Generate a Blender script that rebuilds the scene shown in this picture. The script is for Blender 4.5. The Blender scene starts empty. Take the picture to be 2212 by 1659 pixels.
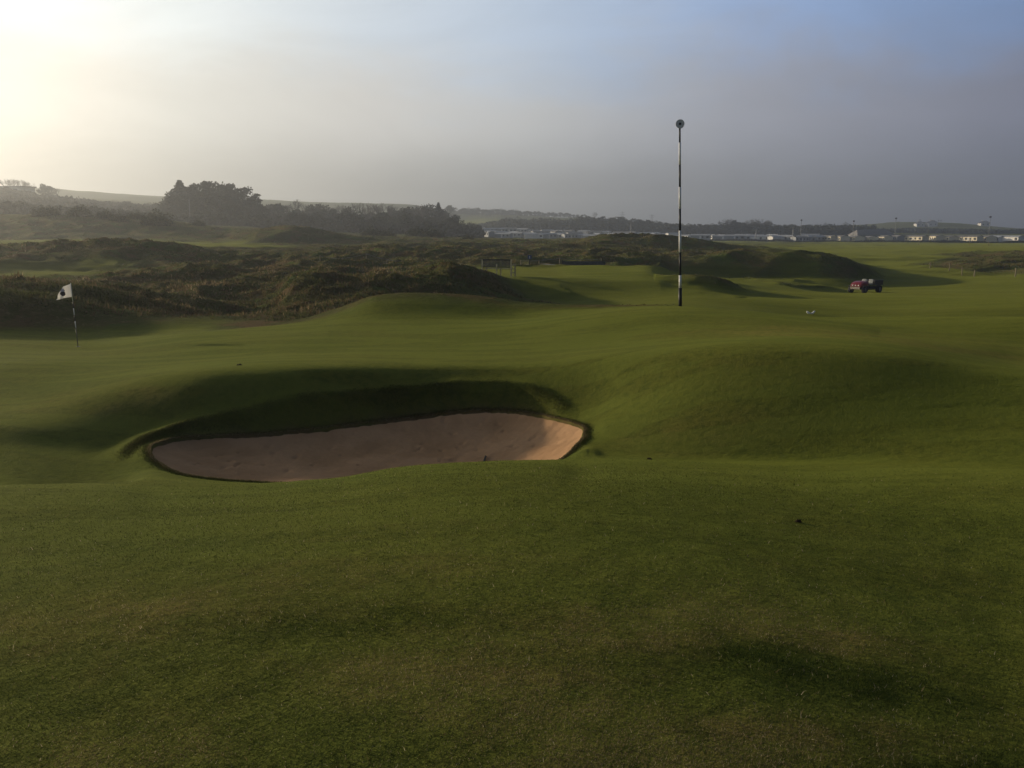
import bpy, math, random
import numpy as np
from mathutils import Vector, Matrix
RNG = np.random.default_rng(7); random.seed(7)
rad = math.radians
C = bpy.context.scene.collection
# ------------------------------------------------------------------ camera geometry
F, CX, CY, HOR = 1878.0, 1106.0, 829.5, 510.0          # measured on a 2212 x 1659 view of the photo
PITCH = math.atan((CY - HOR) / F); SP, CP = math.sin(PITCH), math.cos(PITCH)
def ray(px, v):
    uc = (CY - v) / F
    return (px - CX) / F, CP + uc * SP, -SP + uc * CP
def azz(px, v, R):                                      # azimuth and height of the ground point seen at px, v at range R
    x, y, z = ray(px, v); h = math.hypot(x, y)
    return math.atan2(x, y), R * z / h
def pt(px, v, R):
    x, y, z = ray(px, v); h = math.hypot(x, y)
    return Vector((R * x / h, R * y / h, R * z / h))
SUN_EL, SUN_AZ = rad(10.8), rad(-61.0)
SUNV = Vector((math.cos(SUN_EL) * math.sin(SUN_AZ), math.cos(SUN_EL) * math.cos(SUN_AZ), math.sin(SUN_EL)))
# ------------------------------------------------------------------ numeric helpers
def pchip(x, y, xq):
    x = np.asarray(x, float); y = np.asarray(y, float); xq = np.clip(xq, x[0], x[-1])
    if len(x) == 1: return np.full_like(xq, y[0])
    h = np.diff(x); d = np.diff(y) / h; m = np.zeros_like(y)
    if len(x) > 2:
        w1 = 2 * h[1:] + h[:-1]; w2 = h[1:] + 2 * h[:-1]
        ok = d[:-1] * d[1:] > 0
        with np.errstate(divide='ignore', invalid='ignore'):
            hm = (w1 + w2) / (w1 / d[:-1] + w2 / d[1:])
        m[1:-1] = np.where(ok, hm, 0)
    m[0], m[-1] = d[0], d[-1]
    i = np.clip(np.searchsorted(x, xq) - 1, 0, len(h) - 1)
    t = (xq - x[i]) / h[i]; t2, t3 = t * t, t * t * t
    return (2*t3-3*t2+1)*y[i] + (t3-2*t2+t)*h[i]*m[i] + (-2*t3+3*t2)*y[i+1] + (t3-t2)*h[i]*m[i+1]
PERM = np.random.default_rng(3).permutation(4096)
GA = np.random.default_rng(4).uniform(0, 2 * np.pi, 4096)
def perlin(x, y, seed=0):
    xi = np.floor(x).astype(np.int64); yi = np.floor(y).astype(np.int64)
    xf = x - xi; yf = y - yi
    u = xf*xf*xf*(xf*(xf*6-15)+10); w = yf*yf*yf*(yf*(yf*6-15)+10)
    def g(ix, iy, dx, dy):
        k = GA[PERM[(PERM[(ix + seed * 131) & 4095] + iy) & 4095]]
        return np.cos(k) * dx + np.sin(k) * dy
    a = g(xi, yi, xf, yf); b = g(xi+1, yi, xf-1, yf); c = g(xi, yi+1, xf, yf-1); d = g(xi+1, yi+1, xf-1, yf-1)
    return (a + u*(b-a)) * (1-w) + (c + u*(d-c)) * w
def sstep(a, b, x):
    t = np.clip((x - a) / (b - a), 0, 1); return t*t*(3-2*t)
# ------------------------------------------------------------------ terrain rows: (px, range, v or 'z', rough)
Z = lambda z: ('z', z)
ROWS = [
 [(1106, .3, Z(-1.6), 0)],
 [(0, 2.4, Z(-1.66), 0), (1106, 2.4, Z(-1.62), 0), (2212, 2.4, Z(-1.66), 0)],
 [(0, 4, Z(-1.74), 0), (1106, 4, Z(-1.67), 0), (2212, 4, Z(-1.78), 0)],
 [(0, 6, Z(-1.94), 0), (600, 6, Z(-1.92), 0), (1106, 6, Z(-1.84), 0), (2212, 6, Z(-2.02), 0)],
 [(0, 9, 1050, 0), (300, 9, 1045, 0), (600, 9, 1046, 0), (720, 9, 1036, 0), (800, 9, 1022, 0), (870, 9, 1010, 0), (1000, 9, 1000, 0),
  (1200, 9, 993, 0), (1450, 9, 995, 0), (1700, 9, 1010, 0), (2000, 9, 1020, 0), (2212, 9, 1035, 0)],
 [(0, 10.0, Z(-2.99), 0), (250, 10.3, Z(-3.02), .1), (328, 11.1, 990, .2), (350, 10.85, 1004, .2), (385, 10.55, 1018, .2), (450, 10.25, 1032, .1), (560, 10.03, 1040, 0),
  (700, 9.9, Z(-2.87), 0), (900, 9.8, Z(-2.78), 0), (1100, 9.8, Z(-2.68), 0), (1200, 10.0, Z(-2.62), 0), (1250, 10.7, Z(-2.54), 0),
  (1262, 10.95, Z(-2.53), .1), (1300, 10.4, 969, .1), (1450, 10.1, 983, 0), (1700, 10.1, 990, 0), (2212, 10.1, 1005, 0)],
 [(0, 12.1, 963, 0), (250, 12.1, 961, 0), (328, 11.65, 968, .3), (350, 12.0, 958, .35), (420, 12.4, 948, .35), (600, 12.6, 940, .35), (780, 12.8, 920, .35),
  (900, 12.95, 905, .35), (1000, 13.0, 893, .35), (1110, 12.85, 893, .35), (1200, 12.15, 908, .35), (1250, 11.55, 925, .35), (1262, 11.25, 936, .3),
  (1300, 11.5, 912, .2), (1450, 11.1, 890, 0), (1700, 11.0, 893, 0), (2212, 11.3, 925, 0)],
 [(0, 12.9, 915, 0), (200, 12.9, 916, 0), (285, 12.8, 923, .1), (330, 12.7, 926, .2), (400, 12.7, 920, .3), (520, 12.85, 893, .35), (620, 12.9, 870, .35),
  (750, 13.05, 855, .35), (900, 13.2, 843, .35), (1050, 13.2, 838, .35), (1120, 13.05, 843, .35), (1200, 12.75, 862, .35), (1270, 12.4, 884, .2),
  (1310, 12.3, 875, .1), (1450, 12.0, 818, 0), (1700, 11.9, 808, 0), (2212, 12.1, 868, 0)],
 [(0, 15.2, 868, 0), (150, 14.8, 845, 0), (300, 14.3, 818, 0), (450, 13.8, 802, 0), (600, 13.7, 796, 0), (750, 13.75, 794, 0), (900, 13.9, 793, 0),
  (1050, 13.9, 791, 0), (1150, 13.9, 787, 0), (1250, 13.7, 776, 0), (1382, 13.1, 767, 0), (1645, 12.7, 746, 0), (1832, 12.7, 752, 0), (2000, 12.8, 776, 0),
  (2095, 12.9, 795, 0), (2212, 12.9, 812, 0)],
 [(0, 18, 793, 0), (300, 18, 780, 0), (600, 18, 752, 0), (900, 18, 742, 0), (1100, 18, 735, 0), (1300, 17.5, 728, 0), (1469, 17, 720, 0), (1700, 17, 720, 0),
  (1900, 17, 735, 0), (2212, 17.5, 782, 0)],
 [(0, 22.5, 757, 0), (190, 23.5, 748, 0), (450, 22, 722, 0), (600, 22, 712, 0), (750, 22, 698, 0), (900, 22, 690, 0), (1100, 22, 692, 0), (1250, 22, 677, 0),
  (1469, 22, 661, .1), (1600, 21, 676, 0), (1795, 21, 700, 0), (2000, 21, 728, 0), (2212, 21, 752, 0)],
 [(0, 27, 719, .2), (200, 27, 718, .2), (400, 27, 712, .2), (520, 26.5, 706, .5), (640, 26, 693, .6), (740, 25.5, 664, .5), (820, 25, 636, .5), (900, 25, 633, .5),
  (1000, 25, 637, .5), (1080, 24.8, 645, .5), (1130, 24.5, 654, .5), (1250, 24, 659, .5), (1350, 24, 659, .5), (1469, 23.5, 658, .4), (1530, 23.5, 664, .2),
  (1600, 23.5, 668, 0), (1795, 24, 688, 0), (2000, 24, 690, 0), (2212, 24, 692, 0)],
 [(0, 28, Z(-2.85), .6), (200, 28, Z(-2.85), .5), (400, 29, Z(-2.75), .6), (600, 31, Z(-2.9), .8), (900, 31, Z(-2.9), .8), (1200, 31, Z(-3.0), .4),
  (1300, 31, Z(-3.0), 0), (1469, 31, Z(-2.9), 0), (1800, 31, Z(-3.4), 0), (2212, 31, Z(-3.6), 0)],
 [(0, 30, 640, 1), (125, 30, 650, 1), (225, 30.5, 670, 1), (295, 31, 668, 1), (425, 32, 690, .9), (553, 33.5, 690, .9), (640, 36, Z(-2.6), 1), (900, 37, Z(-2.6), 1),
  (1100, 37, Z(-3.0), .5), (1250, 37, Z(-3.1), .1), (1469, 37, Z(-2.9), 0), (1600, 36, Z(-3.1), 0), (1800, 37, Z(-3.7), 0), (2212, 37, Z(-3.8), 0)],
 [(0, 36, 616, 1), (200, 37, 624, 1), (312, 38, 638, .9), (475, 38, 663, .8), (553, 39, 672, .9), (600, 40, 650, 1), (640, 41, 597, 1), (693, 41, 590, 1), (740, 41, 602, 1),
  (800, 41, 601, 1), (873, 42, 598, 1), (903, 43, 581, 1), (978, 44, 583, 1), (1040, 46, 591, .9), (1150, 44, Z(-3.2), .3), (1250, 44, Z(-3.1), .1),
  (1400, 44, Z(-3.0), 0), (1469, 44, 637, 0), (1600, 44, 645, 0), (1750, 45, 655, 0), (1900, 45, 664, 0), (2212, 45, 666, 0)],
 [(0, 46, Z(-2.9), 1), (300, 46, Z(-2.9), 1), (600, 48, Z(-2.6), 1), (693, 48, Z(-2.8), 1), (873, 49, Z(-2.6), 1), (1000, 50, 590, .3), (1040, 50, 589, .1), (1200, 50, 590, 0),
  (1400, 50, 592, 0), (1469, 51, 598, .3), (1520, 52, 598, .5), (1560, 53, 607, .5), (1620, 54, 624, .2), (1700, 56, 632, 0), (1900, 60, 640, 0), (2212, 60, 642, 0)],
 [(0, 58, 597, .3), (200, 58, 592, .3), (400, 58, 590, 1), (600, 58, 588, 1), (693, 60, 580, 1), (800, 60, 585, 1), (1000, 58, 587, .4), (1040, 57, 586.5, 0),
  (1200, 57, 582, 0), (1230, 57, 577.5, 0), (1400, 57, 577.5, 0), (1430, 57, 585, .2), (1520, 62, 606, 0), (1700, 68, 625, 0), (1850, 78, 629, 0), (2000, 78, 628, 0), (2212, 78, 627, 0)],
 [(0, 72, 585, 0), (340, 72, 585, .1), (450, 72, 575, 1), (600, 72, 572, 1), (700, 74, 568, 1), (800, 74, 572, 1), (1000, 72, 575, 1), (1100, 66, 578, .6), (1300, 66, 579, .6),
  (1400, 70, 585, .5), (1469, 80, 598, .2), (1540, 82, 600, .3), (1700, 84, 600, .3), (1850, 88, 601, .2), (1900, 95, 603, 0), (2212, 95, 603, 0)],
 [(0, 86, 541, 1), (130, 86, 531, 1), (200, 86, 527, 1), (330, 86, 534, 1), (450, 86, 547, 1), (560, 88, 556, 1), (700, 88, 552, 1), (830, 88, 543, 1), (900, 88, 550, 1),
  (1000, 88, 553, 1), (1150, 90, 556, 1), (1300, 90, 552, 1), (1469, 88, 562, .6), (1520, 88, 560, .6), (1560, 90, 545, .6), (1650, 91, 541, .6), (1750, 91, 549, .6),
  (1800, 91, 556, .6), (1870, 92, 585, .6), (1900, 105, 590, .1), (2000, 108, 590, .1), (2212, 108, 592, .3)],
 [(0, 120, 529, .1), (560, 120, 534, .1), (700, 120, 537, .8), (800, 115, 541, 1), (900, 112, 543, 1), (1000, 112, 540, 1), (1100, 112, 542, 1), (1230, 115, 540, 1),
  (1400, 120, 545, 1), (1540, 125, 548, .9), (1700, 125, 556, .3), (1900, 130, 571, .1), (2060, 125, 576, .6), (2120, 125, 572, 1), (2212, 125, 570, 1)],
 [(0, 150, 522, 0), (350, 150, 522, 0), (500, 150, 527, .1), (640, 150, 529, .6), (780, 150, 527, .5), (900, 140, 528, 1), (1050, 140, 530, 1), (1150, 140, 528, 1), (1230, 142, 529, 1),
  (1290, 142, 515, 1), (1340, 143, 508, 1), (1420, 143, 512, 1), (1500, 143, 520, 1), (1540, 143, 526, .9), (1620, 150, 534, .4), (1800, 160, 550, .1), (2000, 170, 549, .1),
  (2120, 160, 552, .6), (2212, 160, 550, .8)],
 [(0, 175, 519, .5), (350, 170, 518, .5), (480, 168, 519, .6), (560, 160, 501, 1), (620, 159, 493, 1), (660, 159, 494, 1), (700, 160, 502, 1), (760, 162, 512, 1),
  (820, 168, 516, .8), (900, 172, 519, .8), (1050, 180, 520, .6), (1300, 180, 523, .6), (1540, 180, 531, .5), (1800, 210, 538, .1), (2212, 210, 540, .1)],
 [(0, 215, 472, 1), (90, 215, 466, 1), (180, 215, 468, 1), (330, 215, 476, 1), (420, 215, 487, 1), (520, 215, 494, 1), (600, 215, 503, 1), (750, 220, 514, 1), (900, 220, 512, 1),
  (1050, 220, 518, 1), (1300, 240, 519, .8), (1540, 250, 525, .5), (1800, 260, 532, .15), (2212, 260, 534, .15)],
 [(0, 330, Z(7), 1), (350, 330, Z(4), 1), (570, 330, Z(3), 1), (800, 330, Z(1.5), 1), (970, 330, Z(0), 1), (1100, 330, Z(-1.5), .8), (1500, 330, Z(-2.5), .5), (2212, 330, Z(-3), .2)],
 [(0, 425, Z(13), 1), (350, 425, Z(8), 1), (570, 425, Z(5), 1), (970, 425, Z(1), .8), (1100, 425, Z(-1.2), .3), (1500, 425, Z(-2.2), .3), (1800, 425, Z(-2.7), .3), (2212, 425, Z(-2.7), .3)],
 [(0, 500, Z(20), .8), (200, 500, Z(15), .8), (350, 500, Z(11), 1), (570, 500, Z(8), 1), (970, 500, Z(2.5), .8), (1100, 500, Z(1.5), .3), (1500, 500, Z(-1.2), .3), (2212, 500, Z(-2), .3)],
 [(0, 650, Z(26), .6), (350, 650, Z(20), .8), (570, 650, Z(14), .8), (970, 650, Z(9), .5), (1250, 650, Z(6), .5), (1540, 650, Z(2), .8), (2212, 650, Z(1), .6)],
 [(0, 850, 428, .9), (180, 850, 428, .9), (350, 850, 432, .9), (570, 850, 442, .9), (880, 850, 462, .9), (970, 850, 477, 0), (1250, 850, 482, 0), (1400, 850, 486, .3), (1540, 850, 491, .8),
  (1780, 850, 499, .8), (2212, 850, 504, .8)],
 [(0, 1000, 404, .8), (100, 1000, 408, .8), (180, 1000, 413, .8), (350, 1000, 425, .8), (560, 1000, 432, .8), (700, 1000, 437, .8), (880, 1000, 441, .8), (970, 1000, 459, .8), (1100, 1000, 464, .8),
  (1250, 1000, 471, .8), (1400, 1000, 483, .8), (1540, 1000, 490, .8), (1720, 1000, 493, .9), (1790, 1000, 490.5, .9), (1880, 1000, 486, .9), (1990, 1000, 480, .9), (2040, 1000, 480, .9), (2110, 1000, 485, .9), (2170, 1000, 493, .9), (2212, 1000, 495, .9), (2300, 1000, 499, .9)],
 [(0, 1500, Z(60), .8), (560, 1500, Z(50), .8), (970, 1500, Z(34), .8), (1540, 1500, Z(8), .8), (2212, 1500, Z(2), .9)],
 [(0, 2100, Z(30), .8), (970, 2100, Z(10), .8), (2212, 2100, Z(0), .9)],
]
def azs(lo, hi, n): return np.linspace(rad(lo), rad(hi), n)
AZ = np.concatenate([azs(-180, -40, 56)[:-1], azs(-40, -35, 26)[:-1], azs(-35, 35, 1280), azs(35, 40, 26)[1:], azs(40, 180, 56)[1:]])
def logs(a, b, st): return np.exp(np.arange(math.log(a), math.log(b), st))
RR = np.concatenate([logs(.3, 1.5, .12), logs(1.5, 8.3, .013), logs(8.3, 14.4, .0028), logs(14.4, 34, .0058), logs(34, 240, .0062), logs(240, 2100, .011), [2100.0]])
NA, NR = len(AZ), len(RR)
rowR, rowZ, rowG = [], [], []
for row in ROWS:
    a, r, z, g = [], [], [], []
    for px, R, v, rough in row:
        if isinstance(v, tuple):
            az = math.atan((px - CX) / F / (.97 if R < 15 else 1.0)); zz = v[1] * (math.cos(az) if 9 < R < 60 else 1.0)
        else: az, zz = azz(px, v, R)
        a.append(az); r.append(R); z.append(zz); g.append(rough)
    rowR.append(pchip(a, r, AZ)); rowZ.append(pchip(a, z, AZ)); rowG.append(np.interp(AZ, a, g))
rowR, rowZ, rowG = map(np.array, (rowR, rowZ, rowG))
def smooth_az(A, k):
    ker = np.exp(-.5*(np.arange(-3*k, 3*k+1)/k)**2); ker /= ker.sum()
    return np.array([np.convolve(np.pad(a_, 3*k, mode='edge'), ker, 'valid') for a_ in A])
DEN = 1 - sstep(rad(31.2), rad(32.6), np.abs(AZ))
for A_, k_ in ((rowR, 10), (rowZ, 10), (rowG, 12)):
    sm = smooth_az(A_, k_); A_[:] = sm*DEN[None] + A_*(1-DEN[None])
for A_ in (rowR, rowZ):
    wt = sstep(azz(1285, 900, 12)[0], azz(1345, 900, 12)[0], AZ) * DEN
    A_[5:9] = A_[5:9]*(1-wt) + smooth_az(A_[5:9], 42)*wt
HZ = np.zeros((NR, NA)); GR = np.zeros((NR, NA)); LR = np.log(RR)
for j in range(NA):
    lr = np.log(rowR[:, j]); HZ[:, j] = pchip(lr, rowZ[:, j], LR); GR[:, j] = np.interp(LR, lr, rowG[:, j])
X = RR[:, None] * np.sin(AZ)[None]; Y = RR[:, None] * np.cos(AZ)[None]; RRg = np.repeat(RR[:, None], NA, 1)
# behind and beside the camera the mound simply rolls on
back = sstep(rad(85), rad(125), np.abs(AZ))[None]
HZ = HZ * (1 - back) + back * (-1.6 - 2.4 * sstep(5, 60, RRg) + np.where(X < 0, 6, 3) * sstep(200, 1200, RRg) + .5 * perlin(X / 14, Y / 14, 5) * sstep(3, 20, RRg))
i0, i1 = np.searchsorted(RR, 8.4), np.searchsorted(RR, 20)
def soft(H, ks, ka):
    def g(k): q_ = np.exp(-.5*(np.arange(-3*k, 3*k+1)/k)**2); return q_/q_.sum()
    kr, kz = g(ks), g(ka); out = H.copy(); js = np.where(np.abs(AZ) < rad(35))[0]; j0, j1 = js[0]+3*ka, js[-1]-3*ka
    sub = H[i0-3*ks:i1+3*ks, j0-3*ka:j1+3*ka]
    a_ = sum(kr[t]*sub[t:t+(i1-i0)] for t in range(len(kr)))
    b_ = sum(kz[t]*a_[:, t:t+(j1-j0)] for t in range(len(kz)))
    out[i0:i1, j0:j1] = b_; return out
HS = soft(HZ, 8, 14)
wS = sstep(9.9, 10.7, RRg) * (1 - sstep(16, 19, RRg)) * DEN[None]
HZ = HZ*(1-wS) + HS*wS
# ---- noise relief
rough = np.clip(GR * (.25 + .75*sstep(15, 20, RRg)), 0, 1)
rough = np.clip(rough + .45 * perlin(X / 5.0, Y / 5.0, 9) * (rough > .08) * (rough < .95) * sstep(20, 30, RRg), 0, 1)
cell = RRg * .0062
def octv(wl, amp, seed, kind=0, sx=1.0):
    n = perlin(X / (wl * sx), Y / wl, seed)
    if kind: n = 1 - 2.4 * np.abs(n) - .5
    return amp * n * sstep(2.2, 5, wl / cell)
far = sstep(24, 34, RRg)
D = np.zeros_like(HZ)
D += rough * far * np.clip((RRg-14)/50, .30, 1.15) * (octv(11, .60, 11, 0, 1.4) + octv(5.2, .72, 12, 1, 1.4) + octv(2.3, .44, 13, 1, 1.3) + octv(1.05, .36, 14, 1) + octv(.48, .17, 15, 1))
D += rough * sstep(150, 300, RRg) * (octv(30, 1.0, 16) + octv(14, .7, 17)) + rough * sstep(500, 900, RRg) * octv(60, 2.5, 18)
D += rough * (1 - far) * (octv(.30, .028, 21) + octv(.12, .018, 22) + octv(.7, .04, 25))
mown = 1 - sstep(.15, .5, rough)
D += mown * sstep(2, 10, RRg) * (octv(3.0, .045, 31, 0, 1.5) + octv(1.2, .012, 32, 0, 1.7)) + mown * sstep(14, 19, RRg) * sstep(rad(-6), rad(8), AZ)[None] * (octv(4.5, .13, 36, 0, 1.5) + octv(8, .16, 37, 0, 1.4)) + mown * (1 - sstep(8, 12, RRg)) * octv(.25, .006, 33)
D += mown * sstep(28, 45, RRg) * (octv(14, .55, 34, 0, 1.6) + octv(7, .20, 35, 0, 1.6))
HZ += D
# ------------------------------------------------------------------ bunker outline
EDGE = [(328, 11.4, 976), (346, 10.95, 1002), (385, 10.6, 1020), (450, 10.28, 1034), (560, 10.07, 1042), (700, 9.93, Z(-2.89)), (900, 9.83, Z(-2.84)), (1100, 9.85, Z(-2.76)), (1200, 10.1, Z(-2.68)), (1248, 10.7, Z(-2.57)),
        (1262, 11.15, 940), (1252, 11.6, 924), (1200, 12.15, 908), (1110, 12.85, 893), (1000, 13.0, 893), (900, 12.95, 905), (780, 12.8, 920), (600, 12.6, 940), (420, 12.38, 948), (345, 11.95, 960)]
E = []
for px, R, v in EDGE:
    if isinstance(v, tuple): az = math.atan((px - CX) / F / .97); z = v[1] * math.cos(az)
    else: az, z = azz(px, v, R)
    E.append((R * math.sin(az), R * math.cos(az), z))
E = np.array(E)
def catmull(P, n):
    out = []
    N = len(P)
    for i in range(N):
        p0, p1, p2, p3 = P[i-1], P[i], P[(i+1) % N], P[(i+2) % N]
        for t in np.arange(n) / n:
            out.append(.5 * (2*p1 + (p2-p0)*t + (2*p0-5*p1+4*p2-p3)*t*t + (3*p1-p0-3*p2+p3)*t**3))
    return np.array(out)
EP = catmull(E, 12)
wob = perlin(EP[:, 0] * 2.3, EP[:, 1] * 2.3, 41) * .04 + perlin(EP[:, 0] * 7, EP[:, 1] * 7, 42) * .012
cen = EP[:, :2].mean(0); dv = EP[:, :2] - cen; EP[:, :2] += dv / np.linalg.norm(dv, axis=1)[:, None] * wob[:, None]
def sdist(x, y):
    d = np.full(x.shape, 1e9); inside = np.zeros(x.shape, bool); hz = np.zeros(x.shape); hw = np.zeros(x.shape)
    N = len(EP)
    for i in range(N):
        ax, ay, az_ = EP[i]; bx, by, bz = EP[(i+1) % N]
        ex, ey = bx-ax, by-ay; wx, wy = x-ax, y-ay
        t = np.clip((wx*ex + wy*ey) / (ex*ex + ey*ey), 0, 1)
        q = (wx-ex*t)**2 + (wy-ey*t)**2; d = np.minimum(d, q)
        w = 1 / (q + .01)**2; hz += w * (az_ + (bz-az_)*t); hw += w
        cond = ((ay > y) != (by > y)) & (x < ex * (y-ay) / (ey if ey else 1e-9) + ax)
        inside ^= cond
    d = np.sqrt(d); return np.where(inside, -d, d), hz / hw
sel = (RRg > 8.9) & (RRg < 13.9) & (np.abs(AZ)[None] < rad(31))
sd_, ez_ = sdist(X[sel], Y[sel])
SD = np.full(HZ.shape, 9.0); SD[sel] = sd_
hz = HZ[sel]
hz = hz * sstep(0, .30, sd_) + (ez_ + .012 + .023*sstep(10.9, 11.9, RRg[sel])) * (1 - sstep(0, .30, sd_))
AZg = np.repeat(AZ[None], NR, 0); lw = sstep(11.3, 12.2, RRg[sel]) * (1 - sstep(math.atan((1175-CX)/F/.97), math.atan((1262-CX)/F/.97), AZg[sel]))
hz += lw * (.045*np.exp(-((sd_ - .30)/.13)**2) - .022*np.exp(-((sd_ - .62)/.18)**2)) * (sd_ > 0)
hz -= sstep(0, .10, -sd_) * .55
HZ[sel] = hz
# ------------------------------------------------------------------ ground sampler
def gz(x, y):
    x = np.asarray(x, float); y = np.asarray(y, float)
    a = np.interp(np.arctan2(x, y), AZ, np.arange(NA)); r = np.interp(np.log(np.hypot(x, y)), LR, np.arange(NR))
    i = np.clip(r.astype(int), 0, NR-2); j = np.clip(a.astype(int), 0, NA-2); fr = r - i; fa = a - j
    return (HZ[i, j]*(1-fa) + HZ[i, j+1]*fa)*(1-fr) + (HZ[i+1, j]*(1-fa) + HZ[i+1, j+1]*fa)*fr
def gsamp(A, x, y):
    a = np.interp(np.arctan2(x, y), AZ, np.arange(NA)); r = np.interp(np.log(np.hypot(x, y)), LR, np.arange(NR))
    return A[np.clip((r+.5).astype(int), 0, NR-1), np.clip((a+.5).astype(int), 0, NA-1)]
def G(px, R, dz=0.0, v=510):
    x, y, z = ray(px, v); h = math.hypot(x, y); x, y = R*x/h, R*y/h
    return Vector((x, y, float(gz(x, y)) + dz))
# ------------------------------------------------------------------ mesh helpers
def link(o, parent=None):
    C.objects.link(o)
    if parent is not None: o.parent = parent
    return o
def tag(o, label=None, cat=None, group=None, kind=None):
    if label: o['label'] = label
    if cat: o['category'] = cat
    if group: o['group'] = group
    if kind: o['kind'] = kind
    return o
def npmesh(name, verts, quads, mat, smooth=False, attrs=None, tris=None):
    me = bpy.data.meshes.new(name)
    verts = np.asarray(verts, np.float32)
    faces = []
    nq = 0 if quads is None else len(quads); nt = 0 if tris is None else len(tris)
    me.vertices.add(len(verts)); me.vertices.foreach_set('co', verts.ravel())
    loops = []
    if nq: loops.append(np.asarray(quads, np.int32).ravel())
    if nt: loops.append(np.asarray(tris, np.int32).ravel())
    loops = np.concatenate(loops)
    me.loops.add(len(loops)); me.loops.foreach_set('vertex_index', loops)
    st = np.concatenate([np.arange(nq) * 4, nq*4 + np.arange(nt) * 3]).astype(np.int32)
    me.polygons.add(nq + nt); me.polygons.foreach_set('loop_start', st)
    me.polygons.foreach_set('use_smooth', np.full(nq + nt, smooth))
    for k, a in (attrs or {}).items():
        at = me.attributes.new(k, 'FLOAT', 'POINT'); at.data.foreach_set('value', np.asarray(a, np.float32).ravel())
    me.update(calc_edges=True); me.validate()
    me.materials.append(mat)
    return bpy.data.objects.new(name, me)
class MB:
    def __init__(s): s.v = []; s.f = []; s.mi = []; s.m = 0
    def add(s, vs, fs):
        b = len(s.v); s.v += [tuple(v) for v in vs]; s.f += [tuple(i + b for i in f) for f in fs]; s.mi += [s.m] * len(fs)
    def box(s, c, size, rot=None, bevel=0):
        x, y, z = [k / 2 for k in size]; vs = [Vector((i*x, j*y, k*z)) for i in (-1, 1) for j in (-1, 1) for k in (-1, 1)]
        if rot is not None: vs = [rot @ v for v in vs]
        s.add([v + Vector(c) for v in vs], [(0,1,3,2),(4,6,7,5),(0,4,5,1),(2,3,7,6),(0,2,6,4),(1,5,7,3)])
    def tube(s, pts, rs, n=8, caps=True):
        pts = [Vector(p) for p in pts]; rings = []
        for i, p in enumerate(pts):
            d = (pts[min(i+1, len(pts)-1)] - pts[max(i-1, 0)]).normalized()
            u = d.orthogonal().normalized() if i == 0 else (u - d * u.dot(d)).normalized()
            w = d.cross(u)
            r = rs[i] if hasattr(rs, '__len__') else rs
            rings.append([p + (u*math.cos(2*math.pi*k/n) + w*math.sin(2*math.pi*k/n)) * r for k in range(n)])
        vs = [v for r in rings for v in r]; fs = []
        for i in range(len(pts)-1):
            for k in range(n):
                fs.append((i*n+k, i*n+(k+1) % n, (i+1)*n+(k+1) % n, (i+1)*n+k))
        if caps: fs += [tuple(range(n-1, -1, -1)), tuple(range((len(pts)-1)*n, len(pts)*n))]
        s.add(vs, fs)
    def prism(s, outline, axis_vec, base=Vector((0,0,0))):
        n = len(outline); a = Vector(axis_vec)
        vs = [Vector(p) + base for p in outline] + [Vector(p) + base + a for p in outline]
        s.add(vs, [tuple(range(n-1, -1, -1)), tuple(range(n, 2*n))] + [(i, (i+1) % n, n+(i+1) % n, n+i) for i in range(n)])
    def build(s, name, mats, parent=None, smooth=False, bevel=0):
        me = bpy.data.meshes.new(name); me.from_pydata(s.v, [], s.f)
        for m in (mats if isinstance(mats, (list, tuple)) else [mats]): me.materials.append(m)
        me.polygons.foreach_set('material_index', s.mi)
        if smooth: me.polygons.foreach_set('use_smooth', [True]*len(s.f))
        me.update(); o = link(bpy.data.objects.new(name, me), parent)
        if bevel:
            b = o.modifiers.new('Bevel', 'BEVEL'); b.width = bevel; b.segments = 2; b.limit_method = 'ANGLE'
        return o
def empty(name, loc, rz=0.0, scale=1.0):
    o = bpy.data.objects.new(name, None); C.objects.link(o); o.location = loc; o.rotation_euler = (0, 0, rz)
    o.scale = (scale,)*3 if not hasattr(scale, '__len__') else scale; o.empty_display_size = .3
    return o
def copy_tree(o, parent=None):
    c = o.copy(); C.objects.link(c); c.parent = parent
    for ch in list(o.children): copy_tree(ch, c)
    return c
# ------------------------------------------------------------------ materials
def mat(name, col, rough=.7, var=.15, scale=8.0, metal=0.0, spec=.3, bump=0.0, alpha=None):
    m = bpy.data.materials.new(name); m.use_nodes = True; nt = m.node_tree; N = nt.nodes; L = nt.links
    b = N['Principled BSDF']; b.inputs['Roughness'].default_value = rough; b.inputs['Metallic'].default_value = metal
    b.inputs['Specular IOR Level'].default_value = spec
    tc = N.new('ShaderNodeTexCoord'); nz = N.new('ShaderNodeTexNoise'); nz.inputs['Scale'].default_value = scale; nz.inputs['Detail'].default_value = 5
    L.new(tc.outputs['Object'], nz.inputs['Vector'])
    mr = N.new('ShaderNodeMapRange'); mr.inputs['From Min'].default_value = .3; mr.inputs['From Max'].default_value = .7
    mr.inputs['To Min'].default_value = 1 - var; mr.inputs['To Max'].default_value = 1 + var; L.new(nz.outputs['Fac'], mr.inputs['Value'])
    mx = N.new('ShaderNodeVectorMath'); mx.operation = 'SCALE'; mx.inputs[0].default_value = col; L.new(mr.outputs[0], mx.inputs['Scale'])
    L.new(mx.outputs[0], b.inputs['Base Color'])
    if bump:
        bp = N.new('ShaderNodeBump'); bp.inputs['Strength'].default_value = bump; bp.inputs['Distance'].default_value = .02
        L.new(nz.outputs['Fac'], bp.inputs['Height']); L.new(bp.outputs[0], b.inputs['Normal'])
    return m
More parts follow.
